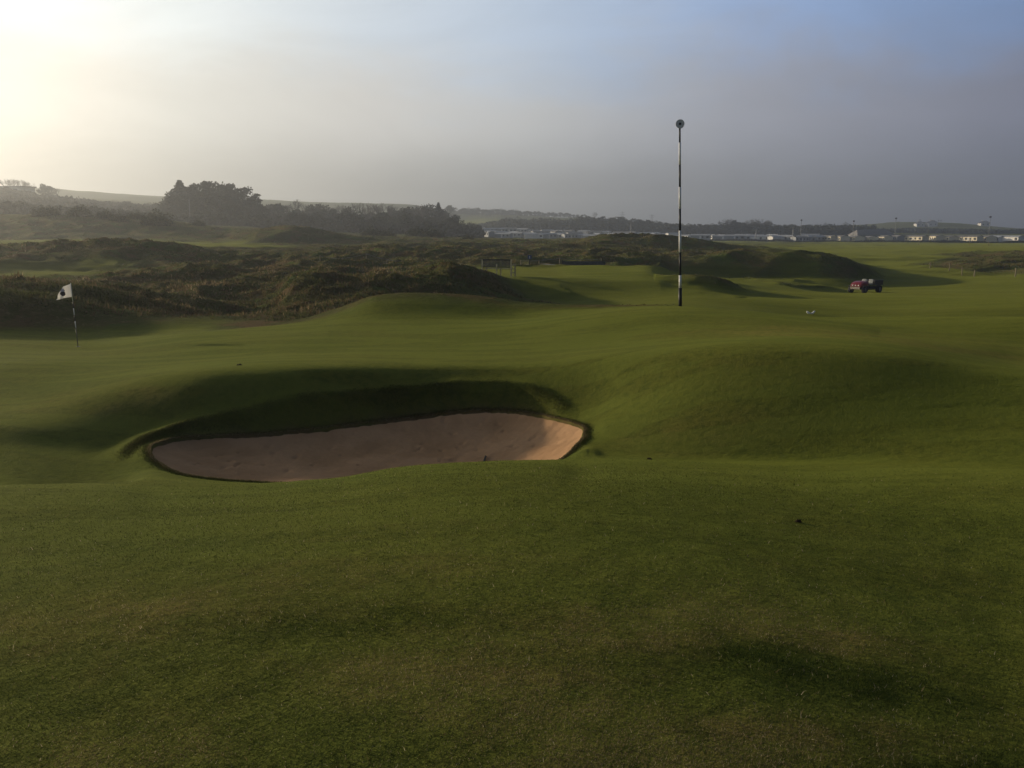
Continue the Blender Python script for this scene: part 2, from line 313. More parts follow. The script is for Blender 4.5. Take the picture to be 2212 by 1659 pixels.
class NT:
    def __init__(s, nt): s.nt = nt
    def n(s, t, **k):
        o = s.nt.nodes.new(t)
        for a, b in k.items(): setattr(o, a, b)
        return o
    def l(s, a, b): s.nt.links.new(a, b)
    def put(s, inp, v):
        if isinstance(v, bpy.types.NodeSocket): s.l(v, inp)
        else: inp.default_value = v
    def math(s, op, a, b=0.0, c=0.0, clamp=False):
        m = s.n('ShaderNodeMath', operation=op, use_clamp=clamp)
        s.put(m.inputs[0], a); s.put(m.inputs[1], b); s.put(m.inputs[2], c); return m.outputs[0]
    def noise(s, vec, scale, detail=4, rough=.5, dist=0.0):
        m = s.n('ShaderNodeTexNoise'); s.put(m.inputs['Vector'], vec); m.inputs['Scale'].default_value = scale
        m.inputs['Detail'].default_value = detail; m.inputs['Roughness'].default_value = rough; m.inputs['Distortion'].default_value = dist
        return m.outputs['Fac']
    def mapr(s, v, a, b, c=0.0, d=1.0, smooth=True):
        m = s.n('ShaderNodeMapRange'); m.interpolation_type = 'SMOOTHSTEP' if smooth else 'LINEAR'
        s.put(m.inputs['Value'], v)
        for k, q in zip(('From Min', 'From Max', 'To Min', 'To Max'), (a, b, c, d)): m.inputs[k].default_value = q
        return m.outputs[0]
    def mix(s, f, a, b, bt='MIX'):
        m = s.n('ShaderNodeMix', data_type='RGBA', blend_type=bt); s.put(m.inputs[0], f)
        for i, q in ((6, a), (7, b)):
            if isinstance(q, tuple) and len(q) == 3: q = (*q, 1)
            s.put(m.inputs[i], q)
        return m.outputs[2]
    def attr(s, name):
        a = s.n('ShaderNodeAttribute'); a.attribute_name = name; return a.outputs['Fac']
    def vscale(s, v, k):
        m = s.n('ShaderNodeMapping'); s.l(v, m.inputs['Vector']); m.inputs['Scale'].default_value = k; return m.outputs[0]
def ground_material():
    m = bpy.data.materials.new('links_turf'); m.use_nodes = True; T = NT(m.node_tree); b = m.node_tree.nodes['Principled BSDF']
    P = T.n('ShaderNodeTexCoord').outputs['Object']
    rough_, dry, bare = T.attr('rough'), T.attr('dry'), T.attr('bare')
    n1 = T.noise(P, .55, 6, .6); n2 = T.noise(P, 3.5, 5, .65); n3 = T.noise(P, 45, 3, .7); n4 = T.noise(P, .13, 4, .55)
    nf = T.noise(P, 260, 2, .6)
    green = T.mix(T.mapr(n1, .35, .68), (0.057, 0.083, 0.015), (0.082, 0.094, 0.017))
    green = T.mix(T.mapr(n2, .42, .75, 0, .55), green, (0.050, 0.083, 0.015))
    green = T.mix(T.mapr(n4, .42, .62, 0, .6), green, (0.094, 0.091, 0.021))
    green = T.mix(T.math('MULTIPLY', dry, T.mapr(n2, .25, .75, .45, 1.0)), green, (0.179, 0.122, 0.043))
    green = T.mix(T.mapr(n3, .30, .72, 0, .6), green, (0.052, 0.061, 0.013))
    green = T.mix(T.mapr(nf, .50, .78, 0, .45), green, (0.128, 0.140, 0.040))
    n8 = T.noise(P, 7, 9, .78); green = T.mix(T.mapr(n8, .45, .60, 0, .7), green, (0.037, 0.052, 0.013)); green = T.mix(T.mapr(n8, .36, .26, 0, .7), green, (0.151, 0.155, 0.042))
    green = T.mix(T.mapr(T.noise(T.vscale(P, (.35, 1.7, 1)), .9, 3, .5), .47, .53, 0, .40), green, (0.107, 0.128, 0.025))
    r1 = T.noise(P, .22, 6, .62); r2 = T.noise(P, 1.3, 6, .7); r3 = T.noise(P, 6.0, 4, .7)
    rgh = T.mix(T.mapr(r1, .36, .62), (.050, .066, .024), (.092, .070, .038))
    rgh = T.mix(T.mapr(r2, .45, .64), rgh, (.050, .058, .022))
    rgh = T.mix(T.mapr(r3, .50, .72, 0, .7), rgh, (.175, .145, .080))
    rgh = T.mix(T.mapr(T.noise(P, .45, 4, .6), .52, .62, 0, .85), rgh, (.110, .062, .042))
    rgh = T.mix(T.mapr(T.noise(P, .33, 4, .6), .57, .64, 0, .85), rgh, (.058, .092, .026))
    # far woodland and hill fields are darker cover
    sep = T.n('ShaderNodeVectorMath', operation='LENGTH'); T.l(P, sep.inputs[0])
    fw = T.mapr(sep.outputs['Value'], 225, 300)
    rgh = T.mix(fw, rgh, T.mix(T.mapr(T.noise(P, .012, 4, .6), .45, .55), (.018, .024, .015), (.032, .038, .022)))
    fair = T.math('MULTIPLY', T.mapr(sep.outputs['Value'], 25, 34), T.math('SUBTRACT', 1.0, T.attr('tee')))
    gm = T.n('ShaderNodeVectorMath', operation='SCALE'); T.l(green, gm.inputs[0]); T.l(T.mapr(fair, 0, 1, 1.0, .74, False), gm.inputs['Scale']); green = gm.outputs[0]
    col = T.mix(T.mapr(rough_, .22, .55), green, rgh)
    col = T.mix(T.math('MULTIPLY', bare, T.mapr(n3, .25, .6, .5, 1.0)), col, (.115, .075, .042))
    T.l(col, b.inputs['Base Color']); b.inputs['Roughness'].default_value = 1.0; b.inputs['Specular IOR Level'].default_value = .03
    b.inputs['Sheen Weight'].default_value = .135; b.inputs['Sheen Roughness'].default_value = .55; b.inputs['Sheen Tint'].default_value = (.66, .72, .08, 1)
    h = T.math('ADD', T.math('MULTIPLY', T.noise(P, 55, 3, .75), .010), T.math('MULTIPLY', T.noise(P, 9, 4, .65), .020))
    h2 = T.math('MULTIPLY', T.math('MULTIPLY', T.noise(P, 2.6, 7, .72), .45), T.mapr(rough_, .2, .6))
    bp = T.n('ShaderNodeBump'); bp.inputs['Strength'].default_value = .9; bp.inputs['Distance'].default_value = 1.0
    T.l(T.math('ADD', h, h2), bp.inputs['Height']); T.l(bp.outputs[0], b.inputs['Normal'])
    return m
def sand_material():
    m = bpy.data.materials.new('bunker_sand'); m.use_nodes = True; T = NT(m.node_tree); b = m.node_tree.nodes['Principled BSDF']
    P = T.n('ShaderNodeTexCoord').outputs['Object']
    c = T.mix(T.mapr(T.noise(P, 1.4, 5, .6), .35, .65), (.38, .225, .115), (.46, .280, .150))
    c = T.mix(T.mapr(T.noise(P, 38, 4, .7), .60, .75, 0, .5), c, (.25, .17, .12))
    T.l(c, b.inputs['Base Color']); b.inputs['Roughness'].default_value = .95; b.inputs['Specular IOR Level'].default_value = .1
    bp = T.n('ShaderNodeBump'); bp.inputs['Strength'].default_value = .7; bp.inputs['Distance'].default_value = 1
    T.l(T.math('ADD', T.math('MULTIPLY', T.noise(P, 90, 3, .7), .004), T.math('MULTIPLY', T.noise(P, 12, 4, .6), .012)), bp.inputs['Height'])
    T.l(bp.outputs[0], b.inputs['Normal'])
    return m
def blade_material(name, cols, tl=.45):
    # tint attribute 0..1 picks between live green, dark green, straw
    m = bpy.data.materials.new(name); m.use_nodes = True; T = NT(m.node_tree); nt = m.node_tree
    b = nt.nodes['Principled BSDF']; cr = T.n('ShaderNodeValToRGB'); T.l(T.attr('tint'), cr.inputs[0])
    el = cr.color_ramp.elements
    while len(el) < len(cols): el.new(.5)
    for e, (p, c) in zip(el, cols): e.position = p; e.color = (*c, 1)
    T.l(cr.outputs[0], b.inputs['Base Color']); b.inputs['Roughness'].default_value = .75; b.inputs['Specular IOR Level'].default_value = .1
    tr = T.n('ShaderNodeBsdfTranslucent'); T.l(cr.outputs[0], tr.inputs[0])
    mx = T.n('ShaderNodeMixShader'); mx.inputs[0].default_value = tl; T.l(b.outputs[0], mx.inputs[1]); T.l(tr.outputs[0], mx.inputs[2])
    T.l(mx.outputs[0], nt.nodes['Material Output'].inputs[0])
    return m
M = dict(
 turf=ground_material(), sand=sand_material(),
 blade=blade_material('mown_blades', [(0, (.026, .044, .010)), (.45, (.047, .061, .014)), (.72, (.075, .075, .022)), (.9, (.17, .125, .060)), (1, (.38, .33, .21))]),
 tuft=blade_material('dune_grass', [(0, (.040, .050, .018)), (.4, (.075, .085, .030)), (.65, (.120, .085, .045)), (.85, (.20, .155, .085)), (1, (.30, .25, .15))]),
 leaf_dark=blade_material('conifer_needles', [(0, (.014, .020, .013)), (1, (.032, .040, .024))], .1),
 leaf=blade_material('woodland_leaves', [(0, (.020, .026, .015)), (.6, (.040, .046, .024)), (1, (.070, .066, .038))], .2),
 gorse=blade_material('gorse_leaves', [(0, (.025, .034, .015)), (.8, (.055, .062, .022)), (1, (.10, .085, .03))], .15),
 bark=mat('bark', (.075, .062, .050), .9), twig=mat('bare_twigs', (.085, .072, .060), .9),
 white=mat('white_paint', (.72, .72, .69), .45, .06, 5), black=mat('black_paint', (.018, .019, .020), .5, .2, 6), grey=mat('grey_disc_paint', (.50, .51, .51), .5, .15, 9),
 cloth=blade_material('flag_cloth', [(0, (.85, .84, .82)), (1, (.85, .84, .82))], .55), cloth_dark=mat('flag_print', (.03, .03, .045), .8), cloth_grey=mat('flag_print_pale', (.42, .42, .50), .8),
 wood=mat('bench_wood_sunlit', (.50, .44, .26), .7, .25, 6), wood_dark=mat('weathered_wood', (.045, .045, .038), .85, .3, 6), slat=mat('slat_wood', (.085, .088, .082), .75, .3, 9),  # first entry: bench frame colour lightened to stand for sunlight on it
 postwood=mat('fence_wood', (.24, .20, .13), .85, .25, 9), wire=mat('fence_wire', (.25, .25, .22), .5, .1, 4, .6),
 blue=mat('sign_blue', (.035, .070, .17), .5, .1, 9), red=mat('red_bodywork', (.17, .012, .018), .35, .08, 4, 0, .5), tyre=mat('tyre_rubber', (.022, .022, .024), .8, .2, 12),
 rim=mat('wheel_rim', (.16, .14, .17), .5, .15, 5, .3), chassis=mat('dark_chassis', (.030, .028, .034), .6, .2, 5), seat=mat('vinyl_seat', (.19, .20, .18), .28, .08, 6, 0, .6),
 plate=mat('bumper_plate', (.22, .19, .15), .6, .15, 8), lens=mat('lamp_lens', (.75, .73, .66), .2, .05, 6, 0, .7), steel=mat('mast_steel', (.13, .14, .15), .5, .1, 3, .5),
 van=mat('caravan_cladding', (.74, .72, .67), .55, .06, 1.5), van2=mat('caravan_cladding_grey', (.27, .29, .30), .55, .08, 1.5), van3=mat('caravan_cladding_cream', (.80, .71, .50), .55, .06, 1.5),
 vroof=mat('caravan_roof', (.20, .19, .18), .7, .1, 1), vroof2=mat('caravan_roof_pale', (.36, .37, .38), .5, .1, 1), glass=mat('window_glass', (.030, .034, .040), .15, .1, 2, 0, .8),
 house=mat('white_render', (.66, .65, .61), .8, .06, .7), slate=mat('slate_roof', (.075, .078, .088), .6, .15, 2), shed=mat('pale_sheeting', (.42, .43, .42), .6, .08, .6), soil=mat('dark_soil', (.030, .022, .014), .95, .3, 30, 0, .1, .6),
 path=mat('worn_path', (.27, .25, .19), .95, .15, 2),
)
# ------------------------------------------------------------------ ground sheet
idx = np.arange(NR * NA).reshape(NR, NA)
q = np.stack([idx[:-1, :-1], idx[:-1, 1:], idx[1:, 1:], idx[1:, :-1]], -1).reshape(-1, 4)
V = np.stack([X, Y, HZ], -1).reshape(-1, 3)
# dead and worn patches that belong to the turf itself
dry = np.zeros_like(HZ)
def patch(px, v, R, sx, sy, amp, arr, seed):
    c = pt(px, v, R); dx = (X - c.x) / sx; dy = (Y - c.y) / sy
    q_ = np.exp(-(dx*dx + dy*dy)) * (.8 + .9 * perlin(X / (sx*.35), Y / (sx*.35), seed)); arr += amp * np.clip(q_, 0, 1)
for a in [(1350, 1400, 3.5, .55, .28, .9), (1060, 1530, 2.9, .5, .22, .8), (1500, 1600, 2.6, .5, .25, .8), (1830, 1330, 3.8, .35, .2, .6), (330, 1270, 4.1, .9, .35, .7),
          (1850, 1500, 2.9, .5, .2, .7), (860, 1460, 3.1, .4, .2, .7), (60, 1560, 2.7, .4, .2, .5), (1600, 1300, 3.9, .4, .2, .6), (300, 1500, 2.9, .4, .2, .5), (1250, 1650, 2.45, .5, .2, .7),
          (900, 1240, 4.4, .8, .4, .4), (200, 880, 14, 1.8, .8, .6), (1750, 715, 17.5, 2.5, 1.5, .9), (2150, 760, 18, 2.5, 2.0, .8), (1800, 850, 12.4, 1.5, .7, .4), (1480, 960, 10.6, 1.2, .5, .5)]:
    patch(*a, dry, 51)
dry *= 1.35
dry += (.40 * np.clip(perlin(X / .9, Y / .9, 52) + .12, 0, 1) + .45 * np.clip(perlin(X / .22, Y / .22, 55), 0, 1)) * (1 - sstep(4.5, 7, RRg))
dry = np.clip(dry, 0, 1)
lush = np.zeros_like(HZ)
patch(1650, 1380, 3.45, .26, .14, .85, lush, 53); patch(1880, 1400, 3.4, .34, .15, .85, lush, 53); patch(2130, 1560, 2.8, .35, .25, .9, lush, 53); patch(700, 1350, 3.7, .6, .2, .5, lush, 53)
lush = np.clip(lush, 0, 1); dry = np.clip(dry - lush, 0, 1)
bare = np.exp(-np.clip(SD, 0, 9)**2 / .010) * (SD < 5) * np.clip(.75 + perlin(X * 3, Y * 3, 54), .2, 1) * sstep(10.9, 11.9, RRg)
tee = sstep(49.3, 50, RRg)*(1-sstep(58, 58.6, RRg))*sstep(math.atan((1180-CX)/F), math.atan((1240-CX)/F), AZ)[None]*(1-sstep(math.atan((1375-CX)/F), math.atan((1440-CX)/F), AZ))[None]
ground = link(npmesh('ground', V, q, M['turf'], True, dict(rough=rough, dry=dry, bare=bare, tee=tee)))
tag(ground, kind='structure')
# ------------------------------------------------------------------ bunker sand
sa = np.linspace(rad(-24.5), rad(6.5), 420); sr = np.linspace(9.5, 13.3, 300)
SA, SR = np.meshgrid(sa, sr); sx, sy = SR*np.sin(SA), SR*np.cos(SA)
sd, ez = sdist(sx, sy)
ins = np.clip(-sd, 0, 2)
sz = ez - .30 * (1 - np.exp(-ins / .55)) * (1.0 + .15 * sstep(-1.0, 0.6, sx + 1.0)) - np.clip(sd, 0, 1) * 2.5
# rake furrows fan up the right-hand face; footmarks and pitted spots elsewhere
furrow = np.sin((sx * .75 - sy * .55) * 2 * np.pi / .16 + 3 * perlin(sx, sy, 61))
sz += .0012 * furrow * sstep(-2.2, -.4, sx) + .018 * perlin(sx * 2.2, sy * 2.2, 62) + .008 * perlin(sx * 7, sy * 7, 63) + .004 * perlin(sx * 18, sy * 18, 64)
for _ in range(46):
    a = random.uniform(-22, 5); r = random.uniform(11.4, 12.9); fx, fy = r*math.sin(rad(a)), r*math.cos(rad(a)); s_ = random.uniform(.02, .05)
    sz -= .019 * np.exp(-((sx-fx)**2 + (sy-fy)**2 * .5) / s_**2)
keep = sd < .16
ii = np.arange(SA.size).reshape(SA.shape)
qs = np.stack([ii[:-1, :-1], ii[:-1, 1:], ii[1:, 1:], ii[1:, :-1]], -1).reshape(-1, 4)
qs = qs[keep.ravel()[qs].all(1)]
used, inv = np.unique(qs, return_inverse=True)
sand = link(npmesh('sand', np.stack([sx, sy, sz], -1).reshape(-1, 3)[used], inv.reshape(-1, 4), M['sand'], True))
tag(sand, kind='structure')
def sandz(x, y):
    a = np.interp(math.atan2(x, y), sa, np.arange(len(sa))); r = np.interp(math.hypot(x, y), sr, np.arange(len(sr)))
    return float(sz[int(r + .5), int(a + .5)])
# ------------------------------------------------------------------ blades
def blades(name, x, y, z, h, w, lean, tint, material, seg=1):
    n = len(x); th = RNG.uniform(0, 2*np.pi, n); ld = RNG.uniform(0, 2*np.pi, n)
    dx, dy = np.cos(th)*w/2, np.sin(th)*w/2
    lx, ly = np.cos(ld)*lean*h, np.sin(ld)*lean*h
    up = h * np.sqrt(np.clip(1 - lean**2, .05, 1))
    if seg == 1:
        v = np.stack([np.stack([x-dx, y-dy, z], -1), np.stack([x+dx, y+dy, z], -1), np.stack([x+lx, y+ly, z+up], -1)], 1).reshape(-1, 3)
        t = np.arange(n*3).reshape(-1, 3); tt = np.repeat(tint, 3)
        return link(npmesh(name, v, None, material, False, dict(tint=tt), tris=t))
    v = np.stack([np.stack([x-dx, y-dy, z], -1), np.stack([x+dx, y+dy, z], -1),
                  np.stack([x-dx*.7+lx*.35, y-dy*.7+ly*.35, z+up*.62], -1), np.stack([x+dx*.7+lx*.35, y+dy*.7+ly*.35, z+up*.62], -1),
                  np.stack([x+lx, y+ly, z+up*.95], -1)], 1).reshape(-1, 3)
    b = np.arange(n)[:, None]*5
    return link(npmesh(name, v, b + np.array([0, 1, 3, 2]), material, False, dict(tint=np.repeat(tint, 5)), tris=b + np.array([2, 3, 4])))
def polar(n, r0, r1, a=37):
    al = RNG.uniform(rad(-a), rad(a), n); r = np.exp(RNG.uniform(math.log(r0), math.log(r1), n)); return r*np.sin(al), r*np.cos(al), r
n = 620000
x, y, r = polar(n, 1.7, 9.8, 38)
sdv = gsamp(SD, x, y); ok = (sdv > .01) & (RNG.random(n) < 1 - sstep(6.5, 9.8, r)*.9); x, y, r, sdv = x[ok], y[ok], r[ok], sdv[ok]
dr = gsamp(dry, x, y); lu = gsamp(lush, x, y)
h = (.006 + .008*RNG.random(len(x))) * (1 + 1.5*lu) ; w = .0013 + .00045*r*RNG.uniform(.6, 1.3, len(x))
ti = np.clip(RNG.normal(.36, .14, len(x)) + .42*dr + .30*dr*RNG.random(len(x)) - .30*lu + .12*perlin(x*1.5, y*1.5, 71), 0, .93)
ti[RNG.random(len(x)) < .014 + .10*dr] = 1.0
tag(blades('mown_grass', x, y, gz(x, y) - .002, h, w, RNG.uniform(.35, .93, len(x)), ti, M['blade']), 'short mown turf with green and straw blades covering the foreground mound', 'grass', kind='stuff')
n = 3800
x, y, r = polar(n, 1.8, 8.5, 38); dr = gsamp(dry, x, y); lu = gsamp(lush, x, y)
tag(blades('loose_straws', x, y, gz(x, y) + .003, RNG.uniform(.012, .032, n), np.full(n, .0016) + .0004*r, RNG.uniform(.5, .97, n), np.where(RNG.random(n) < .15, 1.0, RNG.uniform(.1, .93, n)), M['blade'], 2),
    'pale bent straws and longer blades scattered through the near turf', 'grass', kind='stuff')
# fringe round the bunker and along its lip
t = RNG.integers(0, len(EP), 46000); u = RNG.random(len(t))[:, None]
pe = EP[t]*(1-u) + EP[(t+1) % len(EP)]*u
dn = pe[:, :2] - cen; dn /= np.linalg.norm(dn, axis=1)[:, None]
off = np.abs(RNG.normal(0, .05, len(t)))
x = pe[:, 0] + dn[:, 0]*off; y = pe[:, 1] + dn[:, 1]*off
ti = np.clip(RNG.normal(.38, .15, len(t)) + .5*np.exp(-(off/.07)**2), 0, .95)
tag(blades('fringe_grass', x, y, gz(x, y) - .005, RNG.uniform(.010, .032, len(t)), np.full(len(t), .006), RNG.uniform(.2, .9, len(t)), ti, M['blade'], 2), 'longer uncut grass hanging round the rim of the sand bunker', 'grass', kind='stuff')
cand = np.where(np.hypot(EP[:, 0], EP[:, 1]) > 10.8)[0]
t = cand[RNG.integers(0, len(cand), 52000)]; u = RNG.random(len(t))[:, None]; pe = EP[t]*(1-u) + EP[(t+1) % len(EP)]*u
tga = np.roll(EP[:, :2], -9, 0) - np.roll(EP[:, :2], 9, 0); tga /= np.linalg.norm(tga, axis=1)[:, None]; nma = np.stack([tga[:, 1], -tga[:, 0]], -1)
nma *= np.sign(((EP[:, :2]-cen)*nma).sum(1))[:, None]; nm = nma[t]*(1-u) + nma[(t+1) % len(EP)]*u
off = .27 + RNG.normal(0, .07, len(t)) + .03*perlin(pe[:, 0]*1.5, pe[:, 1]*1.5, 78); x = pe[:, 0] + nm[:, 0]*off; y = pe[:, 1] + nm[:, 1]*off
ok = RNG.random(len(x)) < (1 - sstep(math.atan((1150-CX)/F/.97), math.atan((1262-CX)/F/.97), np.arctan2(x, y)))*sstep(11.2, 12.1, np.hypot(x, y)); x, y = x[ok], y[ok]
lh = RNG.uniform(.008, .028, len(x))*(.5+.9*np.clip(.5+perlin(x*2, y*2, 77), 0, 1))
tag(blades('lip_grass', x, y, gz(x, y) - .004, lh, np.full(len(x), .006), RNG.uniform(.2, .85, len(x)), np.clip(RNG.normal(.58, .12, len(x)), 0, .9), M['blade'], 2), 'shaggy grass along the turf lip above the back of the bunker', 'grass', kind='stuff')
# dune grass tufts
nt_ = 85000
x, y, r = polar(nt_, 22.5, 210, 35)
rg = gsamp(rough, x, y); ok = RNG.random(nt_) < np.clip((rg-.25)*1.6, 0, 1)
x, y, r, rg = x[ok], y[ok], r[ok], rg[ok]
k = 6
hh = RNG.uniform(.04, .17, len(x)) * (.45 + rg) * (1 + .35*perlin(x/3, y/3, 73)) * np.where(r < 29, .4, 1.0)
x = np.repeat(x, k); y = np.repeat(y, k); r = np.repeat(r, k); hh = np.repeat(hh, k)
x += RNG.normal(0, .10, len(x)) * np.clip(r/60, .5, 2); y += RNG.normal(0, .10, len(x)) * np.clip(r/60, .5, 2)
tn = np.clip(.50 + .5*perlin(x/6, y/6, 74) + .35*perlin(x/1.7, y/1.7, 75) + RNG.normal(0, .17, len(x)), 0, .98)
tag(blades('dune_grass', x, y, gz(x, y) - .03, hh*RNG.uniform(.6, 1.2, len(x)), .02 + .0011*r, RNG.uniform(.15, .85, len(x)), tn, M['tuft'], 1), 'tangled marram and heather tufts covering the rough dunes', 'grass', kind='stuff')

# ------------------------------------------------------------------ golf flag
def vtoz(v, yd):
    uc = (CY - v) / F; return yd * (-SP + uc*CP) / (CP + uc*SP)
fb = G(168.5, 23.5, 0, 748); fb.z -= 0
fl = empty('golf_flag', fb); tag(fl, 'white golf flag with dark round emblem on a banded stick standing in the green', 'flag')
ftop_z = vtoz(613, fb.y) - fb.z
lean = Vector((-.05, 0, ftop_z)); fdir = lean.normalized(); FLn = lean.length
cuts = [0, .30, .41, .505, .615, .72, 1.0]
mb = MB()
for i in range(6):
    mb.m = 0 if i % 2 else 1
    mb.tube([fdir*FLn*cuts[i], fdir*FLn*cuts[i+1]], .0105 if i == 0 else .011, 10, True)
mb.build('flagstick', [M['white'], M['black']], fl, True)
mb = MB(); mb.tube([fdir*FLn, fdir*(FLn+.02)], [.014, .008], 10); mb.build('stick_cap', M['white'], fl)
mb = MB(); mb.tube([(0, 0, -.06), (0, 0, .004)], .054, 20); mb.build('hole_cup', M['black'], fl)
px2m = 23.5 / 2173 / 8.29 * 1.11
def flagpt(u, v):   # u across 0 (hoist)..1 (fly), v down 0..1 ; outline follows the sagging cloth
    hx0, hz0 = 475, 240; hx1, hz1 = 490, 455
    topx = np.interp(u, [0, .45, .72, 1], [475, 362, 305, 262]); topz = np.interp(u, [0, .45, .72, 1], [240, 285, 380, 480])
    botx = np.interp(u, [0, .45, 1], [490, 385, 246]); botz = np.interp(u, [0, .45, 1], [456, 470, 506])
    return topx*(1-v) + botx*v, topz*(1-v) + botz*v
NU, NV = 28, 20; vs = []; fs = []; mi = []
for i in range(NU+1):
    for j in range(NV+1):
        u, v = i/NU, j/NV; a, b = flagpt(u, v)
        wx = (a-475)*px2m; wz = -(b-240)*px2m
        wy = .035*math.sin(u*7 + v*2.5)*u + .02*math.sin(u*13 - v*3)*u
        p = fdir*FLn + Vector((wx, wy - .10*u, wz)); vs.append(p)
for i in range(NU):
    for j in range(NV):
        a, b = flagpt((i+.5)/NU, (j+.5)/NV)
        fs.append((i*(NV+1)+j, (i+1)*(NV+1)+j, (i+1)*(NV+1)+j+1, i*(NV+1)+j+1))
        e1 = ((a-352)/40)**2 + ((b-402)/38)**2
        e2 = ((a-352)/30)**2 + ((b-360)/42)**2
        mi.append(2 if e1 < 1 else (1 if e2 < 1 else 0))
def flagsub(name, which, off, par):
    mb = MB(); mb.add([v + Vector((0, off, 0)) for v in vs], [f for f, m_ in zip(fs, mi) if m_ in which]); mats = {0: M['cloth'], 1: M['cloth_grey'], 2: M['cloth_dark']}
    mb.mi = [{1: 0, 2: 1}.get(m_, 0) if len(which) > 1 else 0 for m_ in mi if m_ in which]
    o = mb.build(name, [mats[w_] for w_ in which], par, True); s_ = o.modifiers.new('Solidify', 'SOLIDIFY'); s_.thickness = .0015; return o
cl = flagsub('flag_cloth', [0], 0, fl); flagsub('emblem', [1, 2], 0, cl)
# ------------------------------------------------------------------ banded marker post
pb = G(1469.5, 22.0, 0, 658); yb = pb.y
mp = empty('marker_post', pb); tag(mp, 'tall black and white banded marker post with a grey disc on top beside the green', 'marker post')
def pz(v): return vtoz(v, yb) - pb.z
ztop = pz(270); leanx = (1468.5 - 1469.5 + 0) * 0
kx = (pt(1468.5, 268, 22).x / pt(1468.5, 268, 22).y * yb - pb.x) / ztop          # how far the head stands off the foot
def pc(z): return Vector((kx*z, 0, z))
bands = [(662, 622, 1, .044), (622, 594.5, 0, .033), (594.5, 545, 1, .027), (545, 498, 0, .031), (498, 451, 1, .026), (451, 404, 0, .028), (404, 356, 1, .025), (356, 308, 0, .026), (308, 272, 1, .022)]
for nm, sel_, mt in (('black_band', 1, 'black'), ('white_band', 0, 'white')):
    for b0, b1, c_, r_ in bands:
        if c_ != sel_: continue
        mb = MB(); z0 = pz(b0) if b0 < 660 else -.12
        mb.tube([pc(z0), pc(pz(b1))], r_, 16); mb.build(nm, M[mt], mp, True)
dc = pc(pz(268)); ang = rad(-14)
mb = MB(); nrm = Vector((math.sin(ang), -math.cos(ang), .05)).normalized()
mb.tube([dc - nrm*(-.012) + Vector((0, -.035, 0)) + nrm*.0, dc + Vector((0, -.035, 0)) - nrm*.028], .104, 36); disc = mb.build('disc', M['grey'], mp)
mb = MB(); q0 = dc + Vector((0, -.035, 0)) + nrm*.012
mb.tube([q0, q0 + nrm*.012], [.031, .028], 20); mb.build('disc_boss', M['black'], disc)
ring = MB(); u_ = nrm.orthogonal().normalized(); w_ = nrm.cross(u_)
ringp = [q0 + (u_*math.cos(t_*2*math.pi/32) + w_*math.sin(t_*2*math.pi/32))*.098 for t_ in range(33)]
ring.tube(ringp, .007, 6, False); ring.build('disc_rim', M['grey'], disc, True)
# ------------------------------------------------------------------ bench (seen from behind, on the tee bank)
bb = G(1077, 50.5, 0, 589)
be = empty('park_bench', bb, rad(-25)); tag(be, 'slatted wooden bench with arms seen from behind on the tee bank', 'bench')
W2 = .92
for sx_ in (-1, 1):
    mb = MB(); mb.box((sx_*W2, -.25, .46), (.07, .055, .96)); mb.box((sx_*W2, .28, .30), (.065, .055, .64)); mb.build('leg_frame', M['wood'], be)
    mb = MB(); mb.box((sx_*W2, .03, .635), (.075, .60, .05)); mb.build('armrest', M['wood'], be)
    mb = MB(); mb.box((sx_*W2, .01, .20), (.05, .48, .05)); mb.build('stretcher', M['wood'], be)
mb = MB(); mb.box((0, -.25, .33), (.06, .05, .70)); mb.build('centre_leg', M['wood'], be)
mb = MB(); mb.box((0, .28, .20), (.06, .05, .42)); mb.build('centre_leg', M['wood'], be)
mb = MB()
for i in range(6): mb.box((0, -.18 + i*.088, .42), (1.78, .07, .025))
mb.build('seat', M['slat'], be)
mb = MB(); mb.box((0, -.252, .93), (1.80, .035, .09)); mb.box((0, -.252, .52), (1.78, .035, .06)); mb.build('back_rail', M['wood_dark'], be)
mb = MB()
for i in range(19): mb.box((-.82 + i*.0912, -.252, .72), (.05, .022, .34))
mb.build('backrest_slats', M['slat'], be)
# ------------------------------------------------------------------ tee sign, rope fence, screen, path
s0 = G(1144, 61, 0, 578)
sg = empty('tee_sign', s0); tag(sg, 'small blue tee sign with white mark on a short post behind the bench', 'sign')
zc = vtoz(555.5, s0.y) - s0.z
mb = MB(); mb.box((0, 0, zc/2), (.06, .05, zc)); mb.build('post', M['wood_dark'], sg)
mb = MB(); mb.box((0, -.045, zc), (.27, .03, .27)); bd = mb.build('sign_board', M['blue'], sg, bevel=.006)
mb = MB(); mb.box((0, -.0625, zc+.03), (.045, .004, .09)); mb.box((0, -.0625, zc-.055), (.09, .004, .035)); mb.build('sign_mark', M['white'], bd)
def rope(pxs, R, label, hgt=.55, nm='rope_fence'):
    base = G(pxs[0], R); ro = empty(nm, base); tag(ro, label, 'fence'); tops = []
    for p_ in pxs:
        g = G(p_, R) - base; mb = MB(); mb.tube([g - Vector((0, 0, .1)), g + Vector((0, 0, hgt))], [.035, .03], 8); mb.build('fence_post', M['postwood'], ro); tops.append(g + Vector((0, 0, hgt-.06)))
    mb = MB()
    for a_, b_ in zip(tops[:-1], tops[1:]): mb.tube([a_.lerp(b_, s_) + Vector((0, 0, -.16*s_*(1-s_))) for s_ in (0, .25, .5, .75, 1)], .016, 5)
    mb.build('rope', M['wire'], ro)
rope([1125, 1165, 1210, 1255, 1300], 63, 'low rope fence on short posts running behind the tee beside the blue sign')
rope([690, 738, 790, 835, 868], 64, 'low rope fence crossing the heathery hollow left of the bench')
sb = G(1262, 59.5)
scr = empty('wind_screen', sb); tag(scr, 'long low dark board screen with leaning end post behind the raised tee', 'screen')
